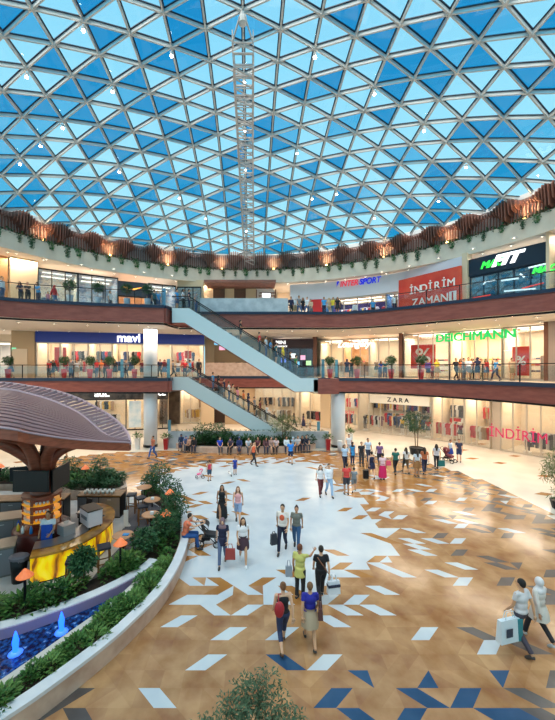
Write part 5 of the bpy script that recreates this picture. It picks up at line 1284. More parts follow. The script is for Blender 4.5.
crowd = [(344.8, 471, 0, 'walk', 1.76, 'short', ('tee', (176, 200, 228)), ('trousers', (34, 38, 60)), 'person in pale blue shirt and navy trousers left in the crowd by the white column'),
 (352.5, 465, .4, 'stand', 1.68, 'scarf', ('tunic', (60, 150, 214)), ('trousers', (40, 50, 90)), 'person in sky blue tunic and scarf in the crowd by the white column'),
 (349, 457.5, 0, 'walk2', 1.78, 'short', ('tee', (226, 228, 234)), ('shorts', (190, 190, 196)), 'person in white t-shirt and light shorts nearest the right white column'),
 (361.5, 466, 0, 'stand', 1.74, 'short', ('tee', (44, 44, 50)), ('trousers', (66, 66, 72)), 'person in black t-shirt and grey trousers facing the viewer in the crowd'),
 (368, 464, .1, 'walk', 1.84, 'short', ('tee', (196, 214, 236)), ('trousers', (52, 60, 84)), 'tall person in light blue shirt in the crowd before the cream shops'),
 (371.6, 479, AWAY, 'walk2', 1.70, 'short', ('tank', (36, 40, 72)), ('dress', (36, 40, 72)), 'person in short navy dress with a small black suitcase'),
 (379.5, 467.5, AWAY, 'walk', 1.74, 'short', ('tee', (120, 90, 140)), ('trousers', (50, 50, 66)), 'person in violet top with a backpack ahead of the magenta skirt'),
 (382.7, 480, AWAY, 'stand', 1.68, 'bun', ('tee', (232, 196, 206)), ('long_skirt', (206, 30, 96)), 'person in pale top and long magenta skirt'),
 (395.5, 475, AWAY, 'walk', 1.72, 'short', ('tee', (40, 104, 96)), ('trousers', (34, 36, 44)), 'person in dark green t-shirt and black trousers'),
 (406, 474, AWAY, 'walk2', 1.72, 'long', ('tee', (226, 222, 224)), ('capri', (108, 90, 68)), 'person in white top and brown capri trousers with a dark shoulder bag'),
 (417, 476.5, AWAY, 'stand', 1.74, 'long', ('tee', (214, 220, 232)), ('skirt', (150, 104, 62)), 'person with long dark hair in pale top and tan skirt'),
 (424.5, 474.5, AWAY-.3, 'walk', 1.76, 'long', ('tee', (190, 108, 70)), ('trousers', (40, 50, 84)), 'person with brown hair in rust top and navy trousers'),
 (436.5, 470, AWAY-.4, 'walk', 1.74, 'long', ('tee', (206, 204, 214)), ('trousers', (36, 38, 48)), 'person in pale grey top and black trousers carrying a teal bag'),
 (450.5, 460.5, .5, 'stand', 1.60, 'short', ('tee', (204, 214, 232)), ('skirt', (40, 70, 160)), 'person in white top and blue skirt beside the dark red stroller'),
 (459, 462, -.6, 'hold', 1.72, 'short', ('tee', (48, 50, 78)), ('shorts', (44, 56, 96)), 'person in dark top and navy shorts right of the dark red stroller'),
 (66.5, 457, LEFT+.3, 'push', 1.72, 'short', ('tee', (176, 196, 214)), ('shorts', (40, 76, 140)), 'person in blue shorts walking under the pavilion roof edge'),
 (294, 428, RIGHT, 'walk', 1.66, 'scarf', ('tunic', (66, 84, 92)), ('trousers', (50, 60, 70)), 'person in dark teal behind the marble planter wall'),
 (303.5, 428.5, RIGHT, 'walk2', 1.66, 'scarf', ('tunic', (34, 40, 90)), ('long_skirt', (34, 40, 80)), 'person in navy headscarf and coat behind the marble planter wall'),
 (310, 428.5, RIGHT, 'stand', 1.2, 'short', ('tee', (206, 206, 210)), ('shorts', (150, 130, 110)), 'child in pale shirt behind the marble planter wall')]
for r_ in crowd: gp_(*r_)
# seated along the bench
bench = [(178.5, (44, 62, 96), 'long_skirt', 'scarf', 'dark blue scarf'), (184.5, (90, 110, 160), 'trousers', 'scarf', 'slate blue scarf'), (189.5, (206, 160, 140), 'trousers', 'long', 'peach top'), (194, (46, 44, 50), 'trousers', 'short', 'black shirt by the shrubs'),
 (220, (30, 70, 200), 'trousers', 'short', 'vivid blue t-shirt'), (231.5, (70, 66, 90), 'trousers', 'scarf', 'dark plum top'), (239.5, (40, 56, 110), 'skirt', 'scarf', 'navy dress'), (248, (200, 214, 230), 'trousers', 'short', 'white shirt left'), (258, (110, 60, 70), 'trousers', 'long', 'wine red top'),
 (266, (120, 84, 92), 'trousers', 'long', 'mauve top'), (271, (186, 150, 140), 'shorts', 'short', 'tan top'), (276.5, (220, 200, 206), 'trousers', 'short', 'pale pink shirt'), (286.5, (214, 226, 236), 'trousers', 'short', 'white t-shirt'), (292.5, (170, 196, 220), 'trousers', 'scarf', 'pale blue top'),
 (298.5, (206, 206, 212), 'trousers', 'short', 'light grey shirt'), (303, (40, 44, 62), 'trousers', 'short', 'black t-shirt'), (307.5, (32, 38, 60), 'trousers', 'short', 'navy t-shirt at the right end')]
for i, (px, c, b_, hr, d) in enumerate(bench):
    x = (px-CX)*28.2/F; best = min(bc, key=lambda p: abs(p[0]-x)); y = best[1]+.14
    person((x, y, 0), [0, .25, -.3][i % 3], ['sit', 'sit2'][i % 2], 1.68, hr, ('tee' if i % 3 else 'long', c), (b_, [(50, 56, 84), (80, 84, 96), (40, 40, 48)][i % 3]), 'person in %s sitting on the long stone bench' % d, haircol=(46, 34, 28) if hr != 'scarf' else c)
# escalators
def on_esc(x, up):
    if up: x1, x2, zt, zb, y = (189-CX)*27/F, (301-CX)*27/F, 11.38, 5.95, 27.85
    else: x1, x2, zt, zb, y = (188-CX)*30.2/F, 4.4, 5.96, .0, 30.9
    t = min(1, max(0, (x-x1)/(x2-x1))); return V((x, y, zt+(zb-zt)*t))
cols = [('navy', (34, 42, 74)), ('white', (226, 228, 234)), ('red', (196, 40, 48)), ('sky blue', (70, 160, 220)), ('grey', (130, 132, 138)), ('black', (32, 32, 38)), ('pink', (226, 150, 170)), ('teal', (30, 110, 120)), ('beige', (206, 180, 150)), ('royal blue', (36, 70, 190)), ('yellow', (226, 200, 60)), ('orange', (236, 130, 70)), ('green', (70, 140, 80)), ('purple', (110, 70, 150)), ('maroon', (110, 36, 48))]
cd = dict(cols); bcol = {'black': (34, 34, 40), 'navy': (34, 42, 74), 'denim': (66, 92, 132), 'khaki': (160, 140, 110), 'grey': (110, 110, 116)}
def styl(i): return ['short', 'long', 'short', 'scarf', 'short', 'bun'][i % 6]
for i, (px, tc_, bc_) in enumerate([(177, 'sky blue', 'denim'), (183, 'white', 'black'), (189, 'navy', 'navy'), (196, 'grey', 'denim'), (240.5, 'black', 'black'), (259.5, 'red', 'black'), (266, 'white', 'denim'), (270.5, 'sky blue', 'khaki'), (276, 'teal', 'navy'), (283, 'yellow', 'black'), (290, 'black', 'denim'), (296, 'green', 'grey')]):
    p = on_esc((px-CX)*27.85/F, True); person(p, RIGHT+.2*((i % 3)-1), ['stand', 'hold', 'stand'][i % 3], 1.7, styl(i), ('tee', cd[tc_]), ('trousers' if i % 4 else 'shorts', bcol[bc_]), 'person in %s and %s riding the upper escalator' % (tc_, bc_), haircol=(46, 34, 28) if styl(i) != 'scarf' else cd[tc_])
for i, (px, tc_, bc_) in enumerate([(200, 'black', 'navy'), (213, 'sky blue', 'denim'), (218.5, 'black', 'black'), (224, 'navy', 'grey'), (229, 'white', 'denim'), (233, 'beige', 'khaki'), (237.5, 'pink', 'denim'), (243.5, 'orange', 'khaki'), (248.5, 'navy', 'navy'), (254.5, 'grey', 'black'), (260, 'maroon', 'khaki'), (267, 'white', 'khaki')]):
    p = on_esc((px-CX)*30.9/F, False); person(p, RIGHT+.2*((i % 3)-1), ['stand', 'stand', 'hold'][i % 3], 1.7, styl(i+1), ('tee', cd[tc_]), ('trousers' if i % 3 else 'shorts', bcol[bc_]), 'person in %s and %s riding the lower escalator' % (tc_, bc_), haircol=(46, 34, 28) if styl(i+1) != 'scarf' else cd[tc_])
# galleries: (px, depth, floor, top, bottom, pose, facing, words)
gal = [(2, 24.3, Z2, 'white', 'denim', 'stand', 1.5, 1.76, 'at the left picture edge on the upper gallery'), (21, 25.3, Z2, 'navy', 'black', 'lean', 0, 1.66, 'leaning on the upper left railing'), (28, 25.6, Z2, 'black', 'black', 'lean', .3, 1.7, 'leaning on the upper left railing'), (38.5, 25.9, Z2, 'sky blue', 'navy', 'lean', -.2, 1.76, 'leaning on the upper left railing'),
 (48, 26.6, Z2, 'pink', 'denim', 'stand', 1.2, 1.2, 'small on the upper gallery beside the red top'), (54.5, 26.8, Z2, 'red', 'denim', 'walk', 1.4, 1.74, 'walking on the upper left gallery'), (110, 28.5, Z2, 'white', 'navy', 'stand', 1.5, 1.7, 'left of the dark portal on the upper gallery'), (149.5, 28.2, Z2, 'navy', 'denim', 'stand', 0, 1.7, 'right of the dark portal on the upper gallery'), (154.5, 28.2, Z2, 'teal', 'black', 'walk', 1.2, 1.7, 'right of the dark portal on the upper gallery'), (158, 28.5, Z2, 'sky blue', 'denim', 'stand', .6, 1.7, 'right of the dark portal on the upper gallery'),
 (291, 31, Z2, 'navy', 'black', 'walk', 0, 1.74, 'in the upper gallery crowd left of the tall red banner'), (295, 31.5, Z2, 'white', 'khaki', 'stand', 0, 1.7, 'in the upper gallery crowd left of the tall red banner'), (299, 31, Z2, 'grey', 'denim', 'walk2', .5, 1.82, 'in the upper gallery crowd left of the tall red banner'), (303, 31.3, Z2, 'black', 'navy', 'stand', 0, 1.7, 'in the upper gallery crowd left of the tall red banner'), (307, 31, Z2, 'white', 'denim', 'walk', -.6, 1.7, 'in the upper gallery crowd left of the tall red banner'), (310.5, 32, Z2, 'beige', 'grey', 'walk', -.6, 1.7, 'in the upper gallery crowd left of the tall red banner'),
 (324, 30.8, Z2, 'sky blue', 'navy', 'stand', 0, 1.66, 'right of the tall red banner on the upper gallery'), (329, 31.3, Z2, 'beige', 'khaki', 'walk', .5, 1.68, 'right of the tall red banner on the upper gallery'), (333, 31, Z2, 'yellow', 'denim', 'walk2', -.7, 1.68, 'right of the tall red banner on the upper gallery'), (337.5, 30.6, Z2, 'black', 'black', 'stand', 0, 1.6, 'right of the tall red banner on the upper gallery'), (355, 33.5, Z2, 'white', 'navy', 'stand', 0, 1.7, 'in the dark blue sports shop entrance'), (373, 32, Z2, 'sky blue', 'black', 'stand', 0, 1.7, 'in the dark blue sports shop entrance'), (394.5, 30, Z2, 'white', 'navy', 'stand', 0, 1.7, 'beside the long red banner on the upper gallery'),
 (11, 30.8, Z1, 'grey', 'denim', 'walk', LEFT, 1.8, 'on the middle gallery carrying a blue bag'), (49, 32.3, Z1, 'red', 'black', 'stand', 0, 1.66, 'in front of the denim shop window'), (53, 32.5, Z1, 'black', 'navy', 'stand', .4, 1.7, 'in front of the denim shop window'), (71, 32, Z1, 'grey', 'denim', 'walk', .4, 1.74, 'between the first two red pots on the middle gallery'), (77, 32.6, Z1, 'white', 'khaki', 'stand', 0, 1.7, 'between the first two red pots on the middle gallery'),
 (97, 32.3, Z1, 'red', 'denim', 'stand', 0, 1.74, 'between the second and third red pots'), (101, 32, Z1, 'orange', 'khaki', 'walk', 0, 1.68, 'between the second and third red pots'), (105.5, 32.4, Z1, 'maroon', 'black', 'stand', 0, 1.76, 'between the second and third red pots'), (115, 32.6, Z1, 'black', 'black', 'stand', 0, 1.7, 'under the white letters on the middle gallery'), (126, 32.3, Z1, 'grey', 'navy', 'walk', 0, 1.72, 'under the white letters on the middle gallery'), (142, 32.6, Z1, 'maroon', 'black', 'stand', 0, 1.7, 'under the white letters on the middle gallery'),
 (160, 31.6, Z1, 'navy', 'black', 'walk', 0, 1.72, 'right of the white column on the middle gallery'), (164.5, 31.8, Z1, 'maroon', 'denim', 'stand', 0, 1.7, 'right of the white column on the middle gallery'), (173, 33, Z1, 'grey', 'black', 'walk', RIGHT, 1.7, 'at the head of the lower escalator'), (178, 33.5, Z1, 'white', 'denim', 'stand', 0, 1.7, 'at the head of the lower escalator'), (185, 33, Z1, 'red', 'navy', 'stand', 0, 1.7, 'at the head of the lower escalator'), (190, 33.2, Z1, 'sky blue', 'grey', 'walk', RIGHT, 1.7, 'at the head of the lower escalator'), (199, 33.4, Z1, 'black', 'black', 'stand', 0, 1.8, 'at the head of the lower escalator'),
 (347, 30.9, Z1, 'navy', 'navy', 'stand', AWAY, 1.74, 'standing below the script sign'), (351, 31.6, Z1, 'black', 'black', 'stand', AWAY-.4, 1.7, 'standing below the script sign'), (380, 30.9, Z1, 'royal blue', 'denim', 'lean', .3, 1.62, 'leaning on the railing left of the third red pot'), (385, 30.9, Z1, 'teal', 'denim', 'lean', -.2, 1.64, 'leaning on the railing left of the third red pot'),
 (428, 29, Z1, 'purple', 'navy', 'stand', 0, 1.66, 'in front of the large red percent poster'), (432, 29.3, Z1, 'red', 'maroon', 'stand', 0, 1.3, 'in front of the large red percent poster'), (437, 28.9, Z1, 'yellow', 'khaki', 'stand', 0, 1.66, 'right of the large red percent poster'), (456, 27.4, Z1, 'black', 'black', 'walk', .2, 1.72, 'under the green letters near the railing'), (460.5, 28.2, Z1, 'orange', 'khaki', 'stand', 0, 1.7, 'under the green letters near the railing'), (464, 27.6, Z1, 'grey', 'grey', 'stand', .5, 1.72, 'under the green letters near the railing'), (468.5, 27.2, Z1, 'white', 'grey', 'walk', -.5, 1.76, 'under the green letters near the railing'), (472, 27.9, Z1, 'maroon', 'black', 'stand', 0, 1.7, 'under the green letters near the railing'), (477.5, 27.1, Z1, 'navy', 'navy', 'stand', AWAY, 1.78, 'under the green letters near the railing'), (481.5, 28, Z1, 'beige', 'khaki', 'walk', 0, 1.68, 'under the green letters near the railing'), (486, 28.6, Z1, 'red', 'denim', 'stand', 0, 1.7, 'under the green letters near the railing'),
 (496, 25.8, Z1, 'sky blue', 'navy', 'walk', LEFT, 1.62, 'walking beneath the last green letters'), (512, 26.5, Z1, 'beige', 'khaki', 'stand', 0, 1.7, 'left of the narrow red percent poster')]
for i, (px, D, z, tc_, bc_, ps, rz, h, w_) in enumerate(gal):
    hs = styl(i*5+2) if tc_ not in ('pink',) else 'short'
    person(((px-CX)*D/F, D, z), rz, ps, h, hs, ('tee' if i % 5 else 'long', cd[tc_]), (['trousers', 'shorts', 'trousers', 'skirt'][i % 4] if ps != 'lean' else 'trousers', bcol.get(bc_, cd.get(bc_))), 'person in %s and %s %s' % (tc_, bc_, w_), haircol=(46, 34, 28) if hs != 'scarf' else cd[tc_])
# cafe worker behind the counter
person((-7.05, 12.0, .14), .2, 'push', 1.76, 'short', ('tee', (220, 224, 232)), ('trousers', BK), 'cafe worker in white shirt and blue apron behind the onyx counter')
ap = MB().wall([(-.17, -.155), (0, -.175), (.17, -.155)], .62, 1.32, .012).build('apron', mat('apron_blue', (28, 76, 180), .7), bpy.data.objects[[o.name for o in bpy.data.objects if o.get('label', '').startswith('cafe worker')][0]])

# ================================================================ things people carry or push
def tote(loc, rz, w_, d_, h_, m, label, cat='bag', name='handbag', hz=.22, band=None):
    r = empty(name, loc, rz, label, cat); b = MB(); b.add([(x*w_/2*k, y*d_/2*(k if z == 0 else .6), z*h_) for z, k in ((0, 1), (1, .94)) for x, y in ((-1, -1), (1, -1), (1, 1), (-1, 1))], [(3, 2, 1, 0), (4, 5, 6, 7), (0, 1, 5, 4), (1, 2, 6, 5), (2, 3, 7, 6), (3, 0, 4, 7)]); b.build('bag_body', m, r)
    for s in (-1, 1): MB().tube([(-w_*.25, s*d_*.2, h_*.95), (-w_*.15, s*d_*.15, h_+hz*.8), (w_*.15, s*d_*.15, h_+hz*.8), (w_*.25, s*d_*.2, h_*.95)], .009, 5).build('handle', m, r)
    if band: MB().box(-w_/2*1.01, w_/2*1.01, -d_/2*1.02, d_/2*1.02, h_*band[0], h_*band[1]).build('stripe', band[2], r)
    return r
p = G(521, 655); sb_ = tote((p.x-.30, p.y-.02, .36), .25, .62, .16, .52, mat('bag_paper', (214, 224, 234), .5), 'large white and teal shopping bag carried beside the white t-shirt', name='shopping_bag')
MB().box(.20, .315, -.085, .085, .0, .5).build('teal_side', mat('bag_teal', (40, 130, 140), .5), sb_); MB().box(-.17, .02, -.086, -.083, .14, .34).build('printed_square', mat('bag_print', (50, 62, 84), .5), sb_)
p = G(283, 653); bp_ = empty('backpack', (p.x-.02, p.y-.22, .98), .15, 'red shoulder bag on the back of the black tank top', 'bag'); MB().ball((-.08, .02, .2), .12, .07, .19, 12, 9).build('bag_body', mat('bag_red', (170, 36, 48), .5), bp_, True); MB().tube([(-.1, .02, .4), (-.08, .12, .5), (0, .2, .44)], .014, 6).build('strap', MATS['bag_red'], bp_)
p = G(310, 650); tote((p.x+.25, p.y-.02, .82), 1.4, .3, .12, .26, mat('bag_brown', (92, 56, 54), .5), 'brown handbag hanging at the side of the royal blue top', hz=.3)
p = G(321, 605); tote((p.x+.36, p.y, .34), .2, .36, .16, .36, mat('bag_white', (216, 220, 230), .5), 'white and navy bag hanging beside the black outfit', hz=.22, band=(.55, .75, mat('bag_navy', (36, 44, 70), .5)))
MB().tube([(p.x-.12, p.y-.1, 1.42), (p.x+.04, p.y-.15, 1.2), (p.x+.2, p.y-.1, .95)], .014, 6).build('shoulder_strap', mat('bag_strap', (130, 84, 60), .5), label='brown crossbody strap over the back of the black outfit', cat='strap')
p = G(300, 599); tote((p.x-.32, p.y+.1, .62), .1, .2, .1, .3, mat('bag_plaid', (150, 160, 178), .5), 'small pale bag beside the yellow tunic', hz=.2)
p = G(222.5, 568); tote((p.x+.27, p.y-.05, .34), 0, .34, .14, .34, mat('bag_coral', (160, 62, 58), .5), 'coral red tote bag held by the mauve headscarf', hz=.2)
p = G(282.5, 555); tote((p.x-.32, p.y-.02, .40), .4, .24, .14, .38, mat('bag_dark', (40, 44, 54), .5), 'dark bag held low by the printed white t-shirt', hz=.1)
pr2 = MB().ball((0, 0, 0), .09, .012, .11, 12, 8).build('shirt_print', mat('print_orange', (224, 96, 60), .7), None); pr2.parent = [o for o in bpy.data.objects if o.get('label', '').startswith('person in white t-shirt with orange print')][0]; pr2.location = (0, -.128, 1.27)
p = G(437, 470); tote((p.x+.3, p.y, .25), 0, .4, .15, .4, mat('bag_teal2', (30, 110, 110), .5), 'teal shopping bag held by the pale grey top', hz=.2)
p = G(371.6, 479); su = empty('suitcase', (p.x-.36, p.y, 0), 0, 'small black suitcase beside the navy dress', 'suitcase'); MB().box(-.15, .15, -.1, .1, .05, .55).build('case', M_BLACK, su); MB().tube([(-.08, .05, .55), (-.08, .05, .95), (.08, .05, .95), (.08, .05, .55)], .012, 5).build('handle', M_BLACK, su)
for sx in (-.11, .11): MB().lathe([(.035, -.015), (.035, .015)], (sx, 0, .035), 8).build('wheel', M_BLACK, su)
p = G(406, 474); tote((p.x-.2, p.y-.15, .75), 1.3, .32, .14, .34, M_SIGNK, 'dark shoulder bag on the white top and capri trousers', hz=.3)
p = G(382.7, 480); tote((p.x+.33, p.y-.02, .9), 0, .3, .14, .26, mat('bag_pinkred', (226, 80, 110), .5), 'pink bag on the arm above the magenta skirt', hz=.1)
p = V(((11-CX)*30.8/F, 30.8, Z1)); tote((p.x-.1, p.y-.26, p.z+.45), 0, .34, .12, .4, mat('bag_blue', (30, 120, 190), .5), 'blue bag carried along the left middle gallery', hz=.15)
def stroller(loc, rz, m, label, sc=1, m2=None):
    r = empty('stroller', loc, rz, label, 'stroller'); r.scale = (sc, sc, sc); m2 = m2 or M_BLACK
    f = MB()
    for s in (-.24, .24):
        f.tube([(s, -.38, .14), (s*.95, .05, .55), (s*.9, .48, 1.0)], .018, 6); f.tube([(s, .30, .16), (s*.95, .05, .55)], .018, 6)
    f.tube([(-.24, .3, .16), (.24, .3, .16)], .014, 6); f.tube([(-.24, -.38, .14), (.24, -.38, .14)], .014, 6); f.build('frame', m2, r)
    MB().tube([(-.215, .48, 1.0), (.215, .48, 1.0)], .02, 6).build('handlebar', m2, r)
    for x, y, w_ in ((-.27, .3, .16), (.27, .3, .16), (-.25, -.38, .12), (.25, -.38, .12)):
        w0 = MB(); n = 14
        ring = [(x, y+w_*math.cos(2*PI*k/n), w_+w_*math.sin(2*PI*k/n)) for k in range(n+1)]; w0.tube(ring, .025, 6, False); h_ = w0.build('wheel', M_BLACK, r)
        MB().beam((x, y-w_*.9, w_), (x, y+w_*.9, w_), .015, .015).beam((x, y, .02), (x, y, w_*1.9), .015, .015, V((0, 1, 0))).build('spokes', M_STEEL, h_)
    MB().add([(-.2, .12, .55), (.2, .12, .55), (.2, -.32, .5), (-.2, -.32, .5), (-.2, .30, .95), (.2, .30, .95), (-.2, .08, .42), (.2, .08, .42), (.2, -.34, .38), (-.2, -.34, .38)], [(0, 1, 2, 3), (0, 4, 5, 1), (6, 9, 8, 7), (3, 2, 8, 9), (0, 3, 9, 6), (1, 7, 8, 2), (4, 6, 7, 5), (0, 6, 4), (1, 5, 7)]).build('seat', m, r)
    h = MB(); n = 7
    for k in range(n):
        a0, a1 = math.radians(60+k*15), math.radians(60+(k+1)*15)
    vs = []; 
    for k in range(n+1):
        a = math.radians(10+k*16)
        for s in (-1, -.5, 0, .5, 1): vs.append((s*.22, .28-.34*math.sin(a)*.95+.0, .78+.26*math.cos(a)*(1-.25*s*s)+.04))
    h.add(vs, [(k*5+i, k*5+i+1, (k+1)*5+i+1, (k+1)*5+i) for k in range(n) for i in range(4)]); h.build('canopy', m, r)
    MB().box(-.17, .17, -.1, .24, .26, .38).build('basket', m2, r)
    return r
p = G(208, 545); stroller((p.x, p.y, 0), RIGHT, mat('stroller_black', (36, 38, 44), .6), 'black stroller in front of the seated orange t-shirt', .92)
p = G(448, 462); stroller((p.x, p.y, 0), .6, mat('stroller_red', (110, 30, 44), .6), 'dark red stroller at the edge of the amber floor by the cream shops')
p = G(200, 478); stroller((p.x, p.y, 0), LEFT+.3, mat('toy_pink', (230, 90, 140), .6), 'small pink toy stroller on the white floor', .55, mat('toy_white', (230, 220, 226), .5))
p = G(232, 474.5); sc_ = empty('scooter', (p.x-.12, p.y-.1, 0), .3, 'white child scooter beside the child in blue', 'scooter'); MB().box(-.06, .06, -.3, .3, .09, .11).build('deck', W_WHITE, sc_); MB().tube([(0, -.3, .08), (0, -.25, .8)], .018, 6).build('stem', W_WHITE, sc_); MB().tube([(-.18, -.25, .8), (.18, -.25, .8)], .018, 6).build('handlebar', M_BLACK, sc_)
for y in (-.32, .3): MB().tube([(0, y+.07*math.cos(2*PI*k/12), .07+.07*math.sin(2*PI*k/12)) for k in range(13)], .018, 6, False).build('wheel', M_BLACK, sc_)
# ================================================================ goods in the shops
def in_shop(s, x, y, z=0):
    r, L, rz, z0 = s; c, q = math.cos(rz), math.sin(rz); return V((r.location.x+c*x-q*y, r.location.y+q*x+c*y, z0+z))
GC = [(34, 34, 40), (196, 60, 70), (226, 222, 216), (60, 84, 130), (170, 140, 110), (90, 94, 100), (220, 180, 90), (120, 60, 90)]
GNAMES = ['black', 'red', 'white', 'blue', 'tan', 'grey', 'mustard', 'plum']
def mk_garment(i):
    def f():
        m = MB(); pts = [(-.05, .0), (-.22, -.07), (-.26, -.42), (-.19, -.43), (-.16, -.2), (-.18, -.95-(i % 3)*.12), (.18, -.95-(i % 3)*.12), (.16, -.2), (.19, -.43), (.26, -.42), (.22, -.07), (.05, .0)]
        n = len(pts); m.add([(x, -.04, z) for x, z in pts]+[(x, .04, z) for x, z in pts], [tuple(range(n)), tuple(range(n, 2*n))[::-1]]+[(k, n+k, n+(k+1) % n, (k+1) % n) for k in range(n)])
        o = m.build('garment', mat('garment_%d' % i, GC[i], .85), None); return tag(o, None, 'garment', 'garments')
    return f
GAR = [Many(mk_garment(i)) for i in range(8)]
def mk_rack():
    r = empty('clothes_rack', cat='clothes rack', group='clothes racks'); m = MB()
    MB().tube([(-.9, 0, 1.62), (.9, 0, 1.62)], .018, 6).build('rail', M_STEEL, r)
    for s in (-.88, .88):
        MB().tube([(s, 0, 0), (s, 0, 1.62)], .018, 6).build('post', M_STEEL, r); MB().box(s-.03, s+.03, -.25, .25, 0, .03).build('foot', M_STEEL, r)
    return r
RACK = Many(mk_rack)
rg = random.Random(31)
def rack(s, x, y, where, pal=range(8), n=8):
    RACK.place(in_shop(s, x, y), s[2], 'full clothes rack inside '+where, group='clothes racks inside '+where)
    for k in range(n):
        p = in_shop(s, x-.78+1.56*k/(n-1), y, 1.6); GAR[rg.choice(list(pal))].place(p, s[2]+PI/2*.55+rg.uniform(-.15, .15), label='garment on a rack inside '+where, group='garments hanging inside '+where)
def mk_box(c):
    def f(): return tag(MB().box(-.15, .15, -.1, .1, 0, .12).build('shoe_box', cmat('box', c, .6), None), None, 'shoe box', 'shoe boxes')
    return f
BXS = [Many(mk_box(c)) for c in [(206, 70, 60), (240, 236, 228), (60, 70, 110), (220, 190, 90), (70, 60, 56), (120, 160, 110)]]
def mk_unit():
    r = empty('display_shelf', cat='shelf', group='display shelves'); M_ = mat('shelf_wood', (206, 190, 168), .5)
    for z in (.1, .6, 1.1, 1.6): MB().box(-.9, .9, -.2, .2, z, z+.04).build('shelf_board', M_, r)
    for s in (-.9, .86): MB().box(s, s+.04, -.2, .2, 0, 1.9).build('side_panel', M_, r)
    return r
UNIT = Many(mk_unit)
def unit(s, x, y, where, nb=4):
    UNIT.place(in_shop(s, x, y), s[2], 'pale display shelf inside '+where, group='display shelves inside '+where)
    for z in (.64, 1.14, 1.64):
        for k in range(nb): BXS[rg.randrange(6)].place(in_shop(s, x-.65+1.3*k/(nb-1)+rg.uniform(-.05, .05), y, z), s[2], 'goods box on a shelf inside '+where, group='boxes on shelves inside '+where)
def mannequin(s, x, y, c, bt, where, z=.12):
    p = in_shop(s, x, y, z); r = empty('mannequin', p, s[2]+rg.uniform(-.3, .3), 'pale mannequin dressed in %s %s' % (c, where), 'mannequin')
    col = GC[GNAMES.index(c)]; mm = mat('mannequin_shell', (230, 224, 216), .4)
    put('body', body_mesh('stand'), mm, r); put('shirt', top_mesh('stand', 'tee'), cmat('cloth', col), r); put(bt, bottom_mesh('stand', bt), cmat('cloth', GC[5] if c != 'grey' else GC[0]), r)
    MB().cbox((0, 0, -.12), .5, .5, .12).build('plinth', mm, r)
S_ = {k: v for k, v in SHOPS}
def find(t): return [v for k, v in SHOPS if t in k][0]
s = find('ZARA'); w_ = 'the long cream clothes shop'
for k, x in enumerate((1.2, 3.3, 5.6, 7.8)): 
    if x < s[1]-.6: rack(s, x, 1.5+.8*(k % 2), w_)
for k, (x, c, b_) in enumerate([(.5, 'black', 'trousers'), (4.4, 'mustard', 'skirt'), (6.8, 'red', 'dress')]):
    if x < s[1]-.3: mannequin(s, x, .7, c, b_, 'in the window of the long cream clothes shop')
unit(s, s[1]*.5, 3.6, w_)
s = find('red letters'); rack(s, s[1]*.5, 1.2, 'the shop behind the right white column'); text('İNDİRİM', .55, in_shop(s, s[1]*.5, -.1, 1.9), s[2], M_SIGNM, bpy.data.objects[s[0].name] if 0 else None, name='window_letters', depth=.01)['label'] = 'small magenta letters on the shop window behind the right white column'
s = find('hanging dresses'); rack(s, s[1]*.35, .9, 'the shop bay right of the indoor tree', (2, 2, 4, 1)); rack(s, s[1]*.7, 2.4, 'the shop bay right of the indoor tree', (2, 4, 5, 0)); mannequin(s, s[1]*.8, .8, 'plum', 'dress', 'in the window right of the indoor tree')
s = find('left of the magenta'); rack(s, s[1]*.5, 1.1, 'the shop bay left of the magenta letters', (2, 4, 1))
s = find('large magenta'); rack(s, s[1]*.62, 1.4, 'the window with large magenta letters', (5, 5, 2, 3)); rack(s, s[1]*.88, 1.9, 'the window with large magenta letters', (5, 2, 3)); mannequin(s, s[1]*.45, .8, 'white', 'trousers', 'in the window with large magenta letters')
s = find('behind the escalator foot')
for x in (1.0, 3.6): rack(s, min(x, s[1]-1), 1.2, 'the wide window behind the escalator foot', (2, 4, 5, 2))
mannequin(s, 2.3, .7, 'tan', 'dress', 'in the wide window behind the escalator foot')
s = find('beside the black marble'); rack(s, s[1]*.5, 1.5, 'the cream shop beside the black marble wall', (2, 6, 4)); 
s = find('beside the beige pier'); rack(s, s[1]*.5, 1.3, 'the window beside the beige pier', (0, 1, 2))
s = find('letters adL'); rack(s, s[1]*.3, 1.3, 'the shop with white letters adL', (2, 4, 6)); rack(s, s[1]*.7, 1.3, 'the shop with white letters adL', (0, 2, 4)); mannequin(s, s[1]*.5, .7, 'white', 'dress', 'in the window with white letters adL')
s = find('behind the timber canopy'); rack(s, s[1]*.6, 1.4, 'the shop behind the timber canopy', (2, 4, 1))
w_ = 'the denim shop on the middle gallery'
for t, x, pal in (('left end of the royal', .7, (0, 1, 5)), ('first two red tree', .4, (0, 1, 3)), ('third red tree', .5, (3, 5, 2)), ('letters mavi', .3, (3, 3, 0)), ('left white column', .5, (3, 0, 1)), ('right end of the royal', .6, (1, 2, 5))):
    for q in SHOPS:
        if 'denim shop bay' in q[0] and t in q[0]: rack(q[1], max(1, q[1][1]*x), 1.6, w_, pal)
mannequin(find('first two red tree'), .8, .8, 'blue', 'trousers', 'in the denim shop window beside the first red pots'); mannequin(find('first two red tree'), 1.6, .8, 'white', 'shorts', 'in the denim shop window beside the first red pots')
s = find('wide middle gallery shoe shop'); w_ = 'the shoe shop under green letters'
for k in range(4): unit(s, 1.1+k*(s[1]-2)/3, 3.2 if k % 2 else 2.2, w_, 5)
s = find('left of the second brown pillar'); 
for k in range(2): unit(s, 1.2+k*1.9, 1.5, 'the shoe shop bay left of the second brown pillar', 5)
s = find('holding a red percent'); unit(s, s[1]-1.0, 1.6, 'the shoe shop bay beside the large percent poster', 5)
s = find('warm middle gallery'); unit(s, s[1]*.3, 3.0, 'the shop under script lettering', 3); rack(s, s[1]*.7, 2.2, 'the shop under script lettering', (4, 2))
